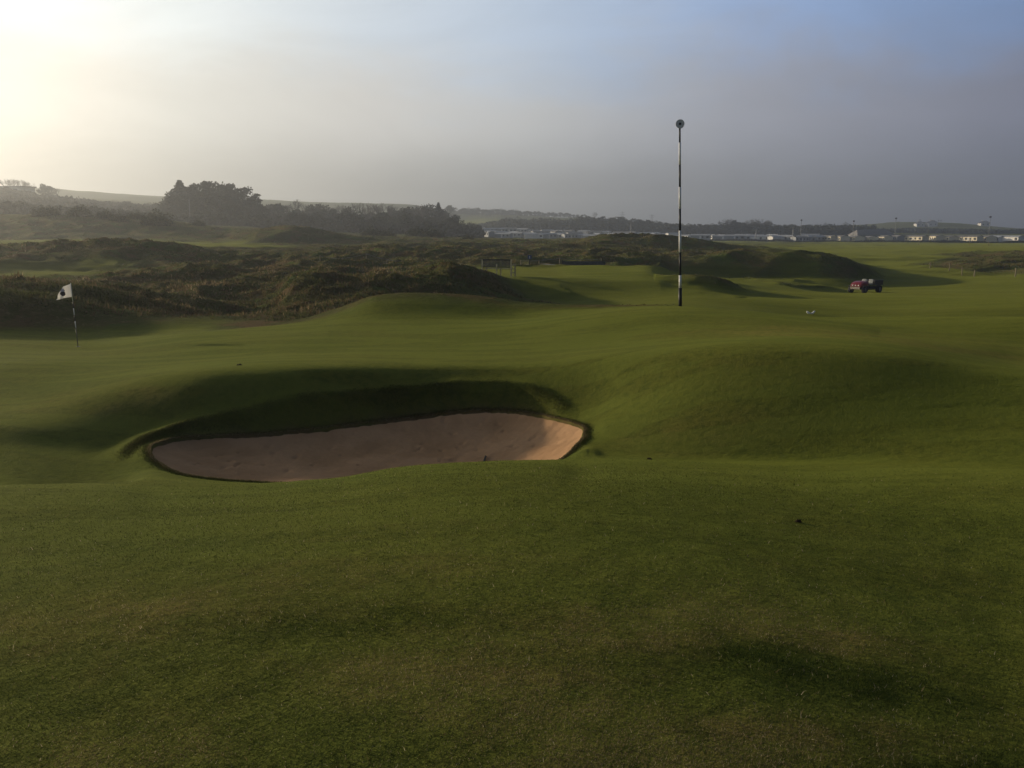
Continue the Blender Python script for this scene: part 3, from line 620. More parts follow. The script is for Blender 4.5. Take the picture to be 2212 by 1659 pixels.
mb = MB(); mb.box((0, 0, .13), (2.9, .05, .26)); mb.build('screen_panel', M['slat'], scr, bevel=.01)
mb = MB(); mb.box((0, 0, .275), (3.0, .08, .03)); mb.build('top_rail', M['slat'], scr)
for s_ in (-1.45, 1.45):
    mb = MB(); mb.tube([(s_, 0, -.1), (s_ - (.0 if s_ < 0 else .12), 0, .38)], .035, 8); mb.build('screen_post', M['wood_dark'], scr)
def ribbon(name, pts_, w_, m_, lift=.03):
    vs_ = []; fs_ = []
    for i, (px_, R_) in enumerate(pts_):
        for s_ in (-.5, .5):
            g = G(px_, R_ + s_*w_); vs_.append((g.x, g.y, g.z + lift))
        if i: fs_.append((2*i-2, 2*i-1, 2*i+1, 2*i))
    mb = MB(); mb.add(vs_, fs_); o = mb.build(name, m_, None, True); tag(o, kind='structure'); return o
ribbon('path', [(px_, 61.0 + .3*math.sin(px_/30)) for px_ in range(1104, 1226, 6)], .9, M['path'], .05)
# ------------------------------------------------------------------ rake, divots, white marker, hole
rx = pt(1046, 995, 11.15); r2 = pt(1052, 983, 11.6)
ra = empty('bunker_rake', Vector((rx.x, rx.y, sandz(rx.x, rx.y))), 0); tag(ra, 'wooden handled rake lying in the bunker behind the near grass crest', 'rake')
d_ = Vector((r2.x-rx.x, r2.y-rx.y, 0)).normalized(); tip = d_*.22 + Vector((0, 0, .03)); tail = -d_*1.05 + Vector((0, 0, .02))
mb = MB(); mb.tube([tail, tip], .014, 8); mb.build('handle', M['wood_dark'], ra, True)
mb = MB(); sdv_ = Vector((d_.y, -d_.x, 0)); mb.tube([tail - sdv_*.3, tail + sdv_*.3], .02, 8); hd = mb.build('rake_head', M['black'], ra)
for i in range(9):
    mb = MB(); q1 = tail + sdv_*(-.28 + i*.07); mb.tube([q1, q1 - Vector((0, 0, .07))], [.008, .004], 5); mb.build('tine', M['black'], hd)
def divot(px_, v_, R_, s_, label):
    g = G(px_, R_, 0, v_); mb = MB(); n_ = 18; vs_ = [(0, 0, .006)]; 
    for k_ in range(n_):
        a_ = k_*2*math.pi/n_; q_ = s_*(.8 + .35*random.random()); x_, y_ = q_*1.5*math.cos(a_), q_*math.sin(a_)
        vs_.append((x_, y_, float(gz(g.x+x_, g.y+y_)) - g.z + .003))
    for k_ in range(n_):
        a_ = k_*2*math.pi/n_; q_ = s_*.55; x_, y_ = q_*1.5*math.cos(a_), q_*math.sin(a_)
        vs_.append((x_, y_, float(gz(g.x+x_, g.y+y_)) - g.z + .012 + .014*random.random()))
    mb.add(vs_, [(1+k_, 1+(k_+1) % n_, 1+n_+(k_+1) % n_, 1+n_+k_) for k_ in range(n_)] + [(0, 1+n_+k_, 1+n_+(k_+1) % n_) for k_ in range(n_)])
    o = mb.build('divot', M['soil'], None, True); o.location = g; tag(o, label, 'divot', 'scrapes torn in the turf')
divot(518, 811, 14.3, .035, 'small dark scrape on the edge of the green above the bunker')
divot(1403, 985, 9.75, .022, 'small dark scrape in the grass just right of the bunker')
divot(1725, 1116, 6.0, .016, 'small brown scrape in the foreground turf on the right side')
wm = G(1752.5, 42, 0, 659)
mb = MB(); cv = []
for k_ in range(17):
    t_ = -1 + k_/8; cv.append((t_*.185, .02*t_*t_, .045 + .085*abs(t_)**2.2 + (.02 if t_ > .7 else 0)))
mb.tube(cv, [.018 + .028*min(1, abs(-1 + k_/8)*2)*(1 - .6*max(0, abs(-1+k_/8)-.8)/.2) for k_ in range(17)], 10)
o = mb.build('tee_marker', M['white'], None, True); o.location = wm; tag(o, 'small white curved marker with upturned ends lying on the fairway', 'marker')
# ------------------------------------------------------------------ utility vehicle
ub = G(1869, 78.0, 0, 628); fwd = Vector((-.80, -.60, 0))
uv = empty('utility_vehicle', ub, math.atan2(fwd.y, fwd.x)); tag(uv, 'small red and black open utility truck parked on the fairway facing left', 'utility truck')
# local +x forward, +y left
def wheel(x_, y_, r_, w_):
    mb = MB(); n_ = 24; prof = [(-w_/2, r_*.62), (-w_/2, r_*.93), (-w_*.3, r_), (w_*.3, r_), (w_/2, r_*.93), (w_/2, r_*.62)]
    rings = [[(x_ + math.cos(t*2*math.pi/n_)*rr_, y_+yy_, r_ + math.sin(t*2*math.pi/n_)*rr_) for t in range(n_)] for yy_, rr_ in prof]
    vs_ = [p for r__ in rings for p in r__]
    fs_ = [(i*n_+k_, i*n_+(k_+1) % n_, (i+1)*n_+(k_+1) % n_, (i+1)*n_+k_) for i in range(5) for k_ in range(n_)]
    mb.add(vs_, fs_); w = mb.build('wheel', M['tyre'], uv, True)
    mb = MB(); mb.tube([(x_, y_-w_*.36, r_), (x_, y_+w_*.36, r_)], r_*.62, 20); mb.tube([(x_, y_-w_*.48, r_), (x_, y_+w_*.48, r_)], r_*.2, 12); mb.build('rim', M['rim'], w)
for x_, r_, w_ in ((1.12, .28, .24), (-.98, .31, .30)):
    for y_ in (-.60, .60): wheel(x_, y_, r_, w_)
mb = MB(); mb.box((.05, 0, .42), (2.6, .78, .20)); mb.box((.15, 0, .33), (1.3, 1.16, .07)); mb.box((-.25, 0, .40), (.9, 1.0, .28)); mb.build('chassis', M['chassis'], uv, bevel=.02)
mb = MB()   # hood: rounded wedge lofted from sections
secs = [(.58, .60, .50, .96), (.80, .60, .50, .97), (1.05, .58, .50, .93), (1.28, .54, .50, .84), (1.42, .48, .52, .72), (1.47, .44, .56, .66)]
rings = []
for x_, hw, zl, zh in secs:
    rings.append([(x_, hw*1.0, zl), (x_, hw*1.0, zl+(zh-zl)*.62), (x_, hw*.85, zl+(zh-zl)*.90), (x_, hw*.5, zh), (x_, 0, zh+.015), (x_, -hw*.5, zh), (x_, -hw*.85, zl+(zh-zl)*.90), (x_, -hw, zl+(zh-zl)*.62), (x_, -hw, zl)])
nn = 9; mb.add([p for r__ in rings for p in r__], [(i*nn+k_, i*nn+(k_+1) % nn, (i+1)*nn+(k_+1) % nn, (i+1)*nn+k_) for i in range(5) for k_ in range(nn)] + [tuple(range(nn)), tuple(range(5*nn+8, 5*nn-1, -1))])
hood = mb.build('hood', M['red'], uv, bevel=.01)
for y_ in (-.26, 0, .26):
    mb = MB(); mb.tube([(1.455, y_, .645), (1.50, y_, .64)], [.062, .05], 16); mb.build('headlight', M['lens'], hood)
mb = MB(); mb.box((1.50, 0, .43), (.05, .86, .20)); mb.box((1.44, 0, .42), (.1, .6, .1)); mb.build('bumper_plate', M['plate'], uv, bevel=.01)
mb = MB(); mb.box((.52, 0, .80), (.10, 1.12, .34)); mb.build('dashboard', M['chassis'], uv, bevel=.02)
for y_ in (-.62, .62):
    mb = MB(); mb.box((1.12, y_, .60), (.62, .22, .04)); mb.box((.80, y_, .50), (.04, .22, .22)); mb.build('fender', M['chassis'], uv, bevel=.015)
for y_ in (-.30, .30):
    mb = MB(); mb.box((-.02, y_, .70), (.46, .42, .10)); st = mb.build('seat', M['seat'], uv, bevel=.03)
    mb = MB(); mb.box((-.30, y_, .93), (.09, .38, .36), Matrix.Rotation(rad(-12), 3, 'Y')); mb.build('backrest', M['seat'], st, bevel=.03)
mb = MB(); c_ = Vector((.34, .30, 1.04)); ax_ = Vector((-.55, 0, .83)).normalized(); u_ = ax_.orthogonal().normalized(); w_ = ax_.cross(u_)
mb.tube([c_ + (u_*math.cos(k_*math.pi/12) + w_*math.sin(k_*math.pi/12))*.17 for k_ in range(25)], .016, 6, False)
for k_ in range(3): a_ = k_*2.094; mb.tube([c_, c_ + (u_*math.cos(a_) + w_*math.sin(a_))*.17], .010, 5)
mb.tube([c_, Vector((.50, .30, .82))], .02, 6); mb.build('steering_wheel', M['seat'], uv, True)
mb = MB(); mb.box((-.92, 0, .64), (1.28, 1.24, .04))
for y_ in (-.61, .61): mb.box((-.92, y_, .83), (1.28, .03, .36))
for x_ in (-1.55, -.30): mb.box((x_, 0, .83), (.03, 1.19, .36))
mb.build('cargo_bed', M['chassis'], uv, bevel=.008)
mb = MB()
for y_ in (-.625, .625): mb.tube([(-1.58, y_, 1.03), (-.28, y_, 1.03)], .02, 6)
mb.build('bed_rail', M['steel'], uv)
# ------------------------------------------------------------------ fence posts on the right, distant flags
for i, (px_, v_, R_) in enumerate([(2009.5, 576, 118), (2050.5, 583, 112), (2078, 588, 108), (2105, 590, 107), (2193, 600, 97)]):
    g = G(px_, R_, 0, v_); mb = MB(); hh_ = [.75, .85, .95, .7, .85][i]
    mb.tube([(0, 0, -.1), (.03*(i % 2), 0, hh_)], [.06, .05], 8)
    o = mb.build('fence_post', M['postwood'], None); o.location = g
    tag(o, ['short pale fence post farthest left on the rough bank', 'pale fence post standing second from left on the rough bank', 'tallest pale fence post at the foot of the rough bank',
            'faint short fence post beside the tallest one on the bank', 'pale fence post nearest the right edge among rust coloured tufts'][i], 'fence post', 'fence posts along the rough bank')
for i, (px_, v_, R_) in enumerate([(1985, 527, 300), (2094, 528, 290), (2135, 530, 285)]):
    g = G(px_, R_, 0, v_); r_ = empty('yardage_stick', g)
    tag(r_, ['tiny pale distance stick on the far fairway below the gabled cabins', 'tiny yellowish distance stick below the wide cream cabin', 'tiny pale distance stick below the white gable end'][i], 'marker stick', 'distance sticks on the far fairway')
    mb = MB(); mb.tube([(0, 0, -.1), (0, 0, 1.5)], .07, 6); mb.build('stick', M['postwood'], r_)
    mb = MB(); mb.box((.16, 0, 1.4), (.32, .03, .3)); mb.build('pennant', M['white'], r_)
# ------------------------------------------------------------------ caravans
def make_van(L_, W_, H_, wall, roof, label, group, win=4):
    r = empty('static_caravan', (0, 0, 0)); tag(r, label, 'caravan', group)
    e = H_*.80; base = .35
    mb = MB(); out = [(-W_/2, 0, base), (W_/2, 0, base), (W_/2, 0, e), (0, 0, H_-.06), (-W_/2, 0, e)]
    mb.prism(out, (0, L_, 0), Vector((0, 0, 0))); mb.build('walls', wall, r)
    mb = MB()
    for s_ in (-1, 1):
        a_ = Vector((s_*(W_/2+.18), 0, e-.02)); b_ = Vector((0, 0, H_)); 
        mb.prism([a_, b_, b_ + Vector((0, 0, .07)), a_ + Vector((0, 0, .07))] if s_ < 0 else [b_, a_, a_ + Vector((0, 0, .07)), b_ + Vector((0, 0, .07))], (0, L_+.4, 0), Vector((0, -.2, 0)))
    mb.build('roof', roof, r)
    mb = MB(); mb.box((0, L_/2, base/2-.1), (W_-.2, L_-.2, base+.18)); mb.build('skirt', M['wood_dark'], r)
    if win:
        for k_ in range(win):
            y_ = 1.1 + k_*(L_-2.2)/3
            for s_ in (-1, 1):
                mb = MB(); mb.box((s_*(W_/2+.01), y_, 1.65), (.06, .75 if k_ % 2 else 1.15, .85)); mb.build('window', M['glass'], r)
        mb = MB(); mb.box((-W_/2-.012, L_*.5, 1.25), (.05, .75, 1.8)); mb.build('door', M['house'], r)
    return r
GA_ = 'static caravans standing across the far holiday park'
protos = dict(
 cream=make_van(9, 4.6, 3.1, M['van3'], M['vroof'], 'cream walled static caravan with dark pitched roof at the far park', GA_),
 grey=make_van(9, 4.6, 3.1, M['van2'], M['vroof'], 'grey walled static caravan with dark pitched roof at the far park', GA_),
 white=make_van(9, 3.6, 2.9, M['van'], M['vroof2'], 'white static caravan with pale roof at the far park', GA_, 1),
 pale=make_van(9, 3.6, 2.9, M['van2'], M['vroof2'], 'pale grey static caravan with light roof at the far park', GA_, 2),
)
used_p = set()
vancount = [0]
def put_van(kind, px_, R_, rz, label, dz=0.0, sc=1.0):
    p = protos[kind]
    o = p if kind not in used_p else copy_tree(p)
    used_p.add(kind); g = G(px_, R_); o.location = g + Vector((0, 0, -.1 + dz)); o.rotation_euler = (0, 0, rz); o.scale = (sc*random.uniform(.9, 1.05), sc*random.uniform(.75, 1.05), sc*random.uniform(.88, 1.1)); o['label'] = label
    return o
# right-hand row: gable ends to the camera, cream sides catching the sun
row = [(1826, 'cream', 'cream sided caravan with lit windows at the left end of the gabled row'), (1858, 'cream', 'gabled caravan second from the left end of the right hand row'),
       (1888, 'cream', 'gabled caravan third in the right hand row left of the lamp'), (1920, 'cream', 'gabled caravan fourth in the right hand row with a gap and white wall beside it'),
       (1948, 'grey', 'wide gabled caravan with long roof sloping right before the wide cream side'), (2033, 'cream', 'gabled caravan right of the widest lit cream wall'),
       (2061, 'cream', 'gabled caravan between two pale wall ends in the right row'), (2088, 'cream', 'tall gabled caravan just left of the last lit cream wall'), (2143, 'cream', 'dark gabled caravan right of the last lit cream wall beside the lamp mast')]
for px_, k_, lb in row: put_van(k_, px_, 433, rad(3), lb)
put_van('cream', 2000, 430, rad(28), 'wide lit cream walled caravan turned side on in the middle of the right row')
put_van('cream', 2118, 430, rad(28), 'lit cream walled caravan turned side on near the right end of the row')
put_van('cream', 1803, 436, rad(24), 'lit cream walled caravan with five windows left of the gabled row')
put_van('white', 2166, 436, rad(0), 'small bright white gable end right of the tall lamp mast')
put_van('grey', 2190, 440, rad(40), 'low grey caravan near the right edge of the far park')
put_van('white', 2207, 432, rad(20), 'small white caravan at the right edge of the photo')
put_van('pale', 2176, 455, rad(60), 'pale roofed caravan set back behind the small white gable')
# centre: stacked rows on the gentle slope, mostly side on
def many(lst, label):
    for px_, R_, k_, rz in lst: put_van(k_, px_, R_, rad(rz), label)
rs = random.Random(5)
lst = []
for px_ in range(1512, 1790, 19):
    lst.append((px_ + rs.uniform(-6, 6), 430 + rs.uniform(-8, 14), rs.choice(['pale', 'white', 'grey', 'pale']), rs.choice([90, 70, 110, 10, 45, 20])))
many(lst, 'pale side on caravan in the long front row between the post and the cream cabins')
lst = []
for px_ in range(1055, 1500, 24):
    lst.append((px_ + rs.uniform(-7, 7), 430 + rs.uniform(-10, 12), rs.choice(['pale', 'grey', 'pale', 'white']), rs.choice([90, 60, 110, 30, 75])))
many(lst, 'grey side on caravan in the front row of the park left of the banded post')
lst = []
for px_ in range(1048, 1420, 23):
    lst.append((px_ + rs.uniform(-5, 5), 464 + rs.uniform(-6, 6), rs.choice(['pale', 'white', 'grey', 'pale']), rs.choice([90, 60, 30, 110])))
many(lst, 'pale caravan in the middle row of the park above the heathery dunes')
lst = []
for px_ in range(1045, 1480, 25):
    lst.append((px_ + rs.uniform(-5, 5), 498 + rs.uniform(-6, 6), rs.choice(['pale', 'grey', 'white']), rs.choice([90, 60, 110])))
many(lst, 'pale roofed caravan in the back row of the park under the trees')
lst = [(px_, 470 + rs.uniform(-5, 8), rs.choice(['pale', 'white']), rs.choice([90, 70, 20])) for px_ in range(1590, 1790, 30)]
many(lst, 'pale caravan in the second row right of the banded post')
# ------------------------------------------------------------------ masts and poles
def mast(px_, vtop, R_, label, lamp=True, name='lamp_mast', r_=.09, vb=515):
    g = G(px_, R_); o = empty(name, g); tag(o, label, 'lamp post' if lamp else 'pole'); h_ = vtoz(vtop, g.y) - g.z
    mb = MB(); mb.tube([(0, 0, -.3), (0, 0, h_)], [r_*1.5, r_], 8); mb.build('pole', M['steel'], o)
    if lamp:
        mb = MB(); mb.tube([(0, 0, h_-.3), (0, 0, h_+.1), (0, 0, h_+.45)], [.25, .55, .2], 10); mb.build('lamp_head', M['chassis'], o)
    return o
mast(1729.5, 476, 450, 'tall dark lamp mast above the pale caravans left of the farm gables')
mast(1842.5, 478, 450, 'thin dark lamp mast rising behind the lit cream caravan')
mast(1933, 472, 450, 'thin lamp mast against the right hill above the gabled row')
mast(2136, 469, 445, 'tallest lamp mast near the right edge against the sky')
mast(1713, 491, 425, 'plain pale pole in front of the dark treeline right of the post', False, 'utility_pole', .16)
mast(1633, 494, 425, 'plain grey pole above the pale caravans under the tall trees', False, 'utility_pole', .14)
mast(1363, 484, 470, 'plain pale pole behind the heathery dune left of the banded post', False, 'utility_pole', .2)
mast(413, 430, 300, 'thin pale pole standing in front of the big conifer clump', False, 'utility_pole', .10)
# pylons far behind
for px_, vt, lb in ((1343.5, 457, 'faint lattice pylon above the treeline left of the post'), (1407, 463, 'faint lattice pylon above the treeline nearest the banded post')):
    g = G(px_, 1300); o = empty('pylon', g); tag(o, lb, 'pylon'); h_ = vtoz(vt, g.y) - g.z
    mb = MB()
    for a_, b_ in ((-1, -1), (1, -1), (1, 1), (-1, 1)): mb.tube([(a_*2.6, b_*2.6, 0), (a_*.4, b_*.4, h_)], [.22, .14], 4)
    for k_ in range(7):
        z_ = h_*k_/7; w2 = 2.6 - 2.2*k_/7; z2 = h_*(k_+1)/7; w3 = 2.6 - 2.2*(k_+1)/7
        mb.tube([(-w2, -w2, z_), (w3, -w3, z2)], .12, 4); mb.tube([(w2, -w2, z_), (-w3, -w3, z2)], .12, 4)
    mb.build('tower', M['steel'], o)
    for z_ in (.78, .92):
        mb = MB(); mb.box((0, 0, h_*z_), (7.5, .4, .4)); mb.build('cross_arm', M['steel'], o)
# ------------------------------------------------------------------ houses on the hills
def house(px_, v_, R_, W_, L_, H_, rz, label, wall='house', roof='slate', name='farmhouse', cat='house'):
    g = G(px_, R_); zt = vtoz(v_, g.y); h_ = max(H_, zt - g.z); o = empty(name, (g.x, g.y, g.z), rz); tag(o, label, cat)
    e = h_ - H_*.4
    mb = MB(); mb.prism([(-W_/2, 0, -1), (W_/2, 0, -1), (W_/2, 0, e), (0, 0, h_-.2), (-W_/2, 0, e)], (0, L_, 0)); mb.build('walls', M[wall], o)
    mb = MB()
    for s_ in (-1, 1):
        a_ = Vector((s_*(W_/2+.3), 0, e-.1)); b_ = Vector((0, 0, h_))
        mb.prism([a_, b_, b_ + Vector((0, 0, .2)), a_ + Vector((0, 0, .2))], (0, L_+.6, 0), Vector((0, -.3, 0)))
    rf = mb.build('roof', M[roof], o)
    mb = MB(); mb.box((0, L_-.6, h_+.5), (.8, .6, 1.4)); mb.build('chimney', M[wall], rf)
    for s_ in (-.25, .25):
        mb = MB(); mb.box((s_*W_, -.02, e*.6), (.9, .1, 1.2)); mb.build('window', M['glass'], o)
house(1764.5, 488, 930, 6, 9, 4.5, rad(-20), 'small white gable end left of the brighter farm gable on the right ridge')
house(1782, 484, 930, 6.5, 10, 6, rad(-20), 'brighter white farm gable on the wooded ridge right of the post')
house(1825, 483, 960, 6, 12, 5, rad(-20), 'pale grey farmhouse gable with chimney on the right ridge')
house(1987, 490, 930, 7, 11, 5, rad(-10), 'dim hillside house left of its pointed neighbour on the right hill')
house(2014, 489, 930, 8, 11, 6, rad(-10), 'dim pointed hillside house in the middle of the right hill')
house(2127, 491, 960, 8, 10, 5, rad(-10), 'white cottage gable at the foot of the right hill skyline')
lg = G(22, 520); lb_ = empty('long_building', Vector((lg.x, lg.y, lg.z)), rad(-14)); tag(lb_, 'long pale low building in the mist on the far left hill', 'building')
zt = vtoz(403, lg.y) - lg.z
mb = MB(); mb.box((0, 0, zt*.42), (27, 9, zt*.84)); mb.build('walls', M['shed'], lb_)
mb = MB(); mb.box((0, 0, zt*.92), (28.5, 10, zt*.16)); mb.build('roof', M['slate'], lb_)
for k_ in range(5):
    mb = MB(); mb.box((-10 + k_*5, -4.52, zt*.5), (2.6, .08, 1.4)); mb.build('window', M['glass'], lb_)
# big dark roofed club building behind the gabled row
cg = G(1893, 470); cb = empty('park_building', cg, rad(8)); tag(cb, 'large dark roofed park building behind the gabled caravans', 'building')
mb = MB(); mb.box((0, 5, 1.3), (19, 9, 2.8)); mb.build('walls', M['van2'], cb)
mb = MB(); mb.add([(-10, 0, 2.6), (10, 0, 2.6), (10, 10, 2.6), (-10, 10, 2.6), (-7.5, 5, 5.2), (8, 5, 5.6)], [(0, 1, 5, 4), (1, 2, 5), (2, 3, 4, 5), (3, 0, 4), (3, 2, 1, 0)]); mb.build('roof', M['vroof'], cb)
# ------------------------------------------------------------------ trees (height 1 prototypes, scaled)
def leafcloud(pts_, nrm_, size, material, name, tint):
    n_ = len(pts_); a = RNG.normal(0, 1, (n_, 3)); a /= np.linalg.norm(a, axis=1)[:, None]; b = np.cross(a, RNG.normal(0, 1, (n_, 3))); b /= np.linalg.norm(b, axis=1)[:, None]
    s_ = size*RNG.uniform(.5, 1.3, n_)[:, None]
    v = np.stack([pts_ - a*s_, pts_ + b*s_*.8, pts_ + a*s_, pts_ - b*s_*.8], 1).reshape(-1, 3)
    return npmesh(name, v, np.arange(n_*4).reshape(-1, 4), material, False, dict(tint=np.repeat(tint, 4)))
def broad(seed, nb=16, n_=1500, wide=.42, low=.2, m_='leaf'):
    R_ = np.random.default_rng(seed); cs = []
    for i in range(nb):
        a = R_.uniform(0, 6.28); q_ = wide*math.sqrt(R_.random())*.75; z_ = low + (1-low)*(.15 + .7*R_.random()); q_ *= math.sin(min(1, (z_-low)/(1-low)*1.05 + .12)*math.pi)**.5
        cs.append((q_*math.cos(a), q_*math.sin(a), z_, R_.uniform(.10, .19)))
    cs = np.array(cs); k_ = R_.integers(0, nb, n_); d = R_.normal(0, 1, (n_, 3)); d /= np.linalg.norm(d, axis=1)[:, None]
    p = cs[k_, :3] + d*(cs[k_, 3]*R_.uniform(.55, 1.1, n_))[:, None]*np.array([1, 1, .8]); p[:, 2] = np.clip(p[:, 2], low*.7, 1.0)
    root = empty('broadleaf_tree', (0, 0, 0))
    link(leafcloud(p, d, .030, M[m_], 'crown', np.clip(R_.normal(.45, .25, n_) + .3*R_.standard_normal(nb)[k_]*.5, 0, 1)), root)
    mb = MB(); mb.tube([(0, 0, -.05), (.01, 0, low), (0, .01, .6)], [.030, .022, .010], 7)
    for i in range(min(nb, 8)): mb.tube([(0, 0, low + .03*i), tuple(cs[i, :3]*np.array([.6, .6, .9])), tuple(cs[i, :3])], [.012, .008, .003], 4)
    mb.build('trunk', M['bark'], root)
    return root
def conifer(seed, n_=1700, w=.22):
    R_ = np.random.default_rng(seed); z_ = R_.random(n_)**.8; lay = np.floor(z_*13)/13; a = R_.uniform(0, 6.28, n_)
    q_ = w*(1 - z_)**.8*(.35 + .65*((z_*13) % 1)[::1]**.0*(1 - .55*((z_*13) % 1))) * (1 + .25*np.sin(a*5 + lay*40)) * R_.uniform(.2, 1, n_)**.5
    p = np.stack([q_*np.cos(a), q_*np.sin(a), .06 + .94*z_], -1)
    root = empty('conifer_tree', (0, 0, 0)); link(leafcloud(p, None, .026, M['leaf_dark'], 'crown', R_.random(n_)), root)
    mb = MB(); mb.tube([(0, 0, -.05), (0, 0, .97)], [.022, .003], 7); mb.build('trunk', M['bark'], root); return root
def pine(seed, n_=1900):
    R_ = np.random.default_rng(seed); nb = 15; cs = []
    for i in range(nb): a = R_.uniform(0, 6.28); q_ = R_.uniform(.03, .25); z_ = R_.uniform(.35, .92); cs.append((q_*math.cos(a), q_*math.sin(a), z_, R_.uniform(.07, .13)))
    cs = np.array(cs); k_ = R_.integers(0, nb, n_); d = R_.normal(0, 1, (n_, 3)); d /= np.linalg.norm(d, axis=1)[:, None]
    p = cs[k_, :3] + d*(cs[k_, 3]*R_.uniform(.3, 1.1, n_))[:, None]*np.array([1.25, 1.25, .62])
    root = empty('pine_tree', (0, 0, 0)); link(leafcloud(p, None, .024, M['leaf_dark'], 'crown', R_.random(n_)), root)
    mb = MB(); mb.tube([(0, 0, -.05), (.015, 0, .5), (0, 0, .93)], [.024, .017, .006], 7)
    for i in range(nb): mb.tube([(.008, 0, cs[i, 2]*.8), tuple(cs[i, :3])], [.008, .003], 4)
    mb.build('trunk', M['bark'], root); return root
def bare_tree(seed):
    R_ = random.Random(seed); root = empty('bare_tree', (0, 0, 0)); t_, c2 = MB(), MB()
    def grow(p, d, ln, r_, dep):
        q_ = p + d*ln; (t_ if dep < 1 else c2).tube([p, p.lerp(q_, .5) + Vector([R_.uniform(-.05, .05)*ln for _ in range(3)]), q_], [r_, r_*.85, r_*.7], 5 if dep < 2 else 3, False)
        if dep >= 5: return
        for k_ in range(3 if dep else 4):
            nd = (d + Vector([R_.uniform(-.62, .62) for _ in range(3)]) + Vector((0, 0, .10))).normalized(); grow(q_, nd, ln*R_.uniform(.62, .85), r_*.60, dep+1)
    grow(Vector((0, 0, -.03)), Vector((0, 0, 1)), .30, .026, 0)
    mx = max(v[2] for v in c2.v); 
    for m_ in (t_, c2): m_.v = [(a/mx, b/mx, c/mx) for a, b, c in m_.v]
    t_.build('trunk', M['bark'], root); c2.build('branches', M['twig'], root); return root
PT = dict(b1=broad(101), b2=broad(102, 20, 1700, .5, .12), b3=broad(103, 12, 1300, .34, .25), b4=broad(104, 22, 1800, .62, .05), c1=conifer(105), c2=conifer(106, 1500, .28), p1=pine(107), p2=pine(108), n1=bare_tree(109), n2=bare_tree(110), n3=bare_tree(111))
usedt = set()
def tree(kind, px_, R_, h_, label, group, vtop=None, sx=1.0):
    p = PT[kind]; o = p if kind not in usedt else copy_tree(p); usedt.add(kind)
    g = G(px_, R_)
    if vtop is not None: h_ = max(3.0, vtoz(vtop, g.y) - g.z)
    o.location = g + Vector((0, 0, -.2)); s_ = random.uniform(.92, 1.12)*sx; o.scale = (h_*s_, h_*s_, h_); o.rotation_euler = (0, 0, random.uniform(0, 6.28))
    tag(o, label, 'tree', group); return o
rt = random.Random(21)
# conifer clump
sky = [(358, 446), (366, 432), (374, 420), (384, 406), (395, 389), (402, 400), (408, 402), (420, 396), (432, 392), (446, 388), (460, 389), (474, 390), (488, 394), (500, 392), (514, 396), (526, 400), (538, 408), (548, 420), (556, 430), (566, 440)]
for i, (px_, v_) in enumerate(sky):
    k_ = 'c1' if px_ == 395 else rt.choice(['p1', 'p2', 'p1', 'b2', 'p2'])
    tree(k_, px_, 335 + rt.uniform(-6, 10), 10, 'pointed spruce topping the left side of the dark conifer clump' if px_ == 395 else 'dark pine in the tall dense conifer clump on the left', 'trees of the dark conifer clump', v_, 1.9 if px_ == 395 else (1.35 if px_ < 395 else 1.05))
for i in range(16):
    px_ = 362 + i*13; v_ = np.interp(px_, [s[0] for s in sky], [s[1] for s in sky]) + rt.uniform(18, 40)
    tree(rt.choice(['b2', 'b4', 'p1']), px_, 322 + rt.uniform(-8, 6), 10, 'lower tree at the foot of the dark conifer clump on the left', 'lower trees in front of the conifer clump', v_, 1.1)
# wood right of the clump
ws = [(575, 444), (590, 436), (606, 434), (622, 440), (643, 428), (660, 437), (674, 440), (690, 437), (706, 441), (722, 446), (738, 440), (754, 444), (772, 436), (790, 446), (804, 436), (818, 440), (832, 436), (846, 444),
      (858, 450), (872, 446), (886, 442), (900, 446), (912, 440), (926, 438), (940, 440), (948, 437), (958, 450), (966, 464), (974, 476)]
for i, (px_, v_) in enumerate(ws):
    k_ = {643: 'n1', 606: 'b1', 772: 'n2', 804: 'n3', 832: 'n1', 948: 'c1', 660: 'n3', 818: 'n2'}.get(px_) or rt.choice(['b1', 'b2', 'b3', 'n2', 'b4'])
    bare_ = k_[0] == 'n'
    lb = 'leafless tree standing out on the skyline of the hazy wood' if bare_ else ('dark pointed fir at the right end of the hazy wood' if k_ == 'c1' else 'leafy tree on the skyline of the hazy wood right of the conifers')
    tree(k_, px_, 365 + rt.uniform(-10, 25), 10, lb, 'skyline trees of the hazy wood', v_, 1.35 if k_ == 'c1' else 1.0)
for i in range(46):
    px_ = 572 + i*9.2; v_ = rt.uniform(452, 476) + (8 if px_ > 940 else 0)
    tree(rt.choice(['b1', 'b2', 'b3', 'b4', 'b4', 'n2']), px_, 300 + rt.uniform(-10, 40), 8, 'low scrubby tree in front of the hazy wood', 'low trees along the front of the hazy wood', v_, 1.15)
for px_, v_ in [(985, 486), (1000, 482), (1013, 478), (1024, 480), (1034, 484)]:
    tree('b4', px_, 345, 8, 'rounded brown green tree left of the caravan rows', 'rounded trees beside the caravan park', v_, 1.2)
tree('b1', 973, 700, 10, 'lone round tree on the skyline right of the hazy wood', None, 440)
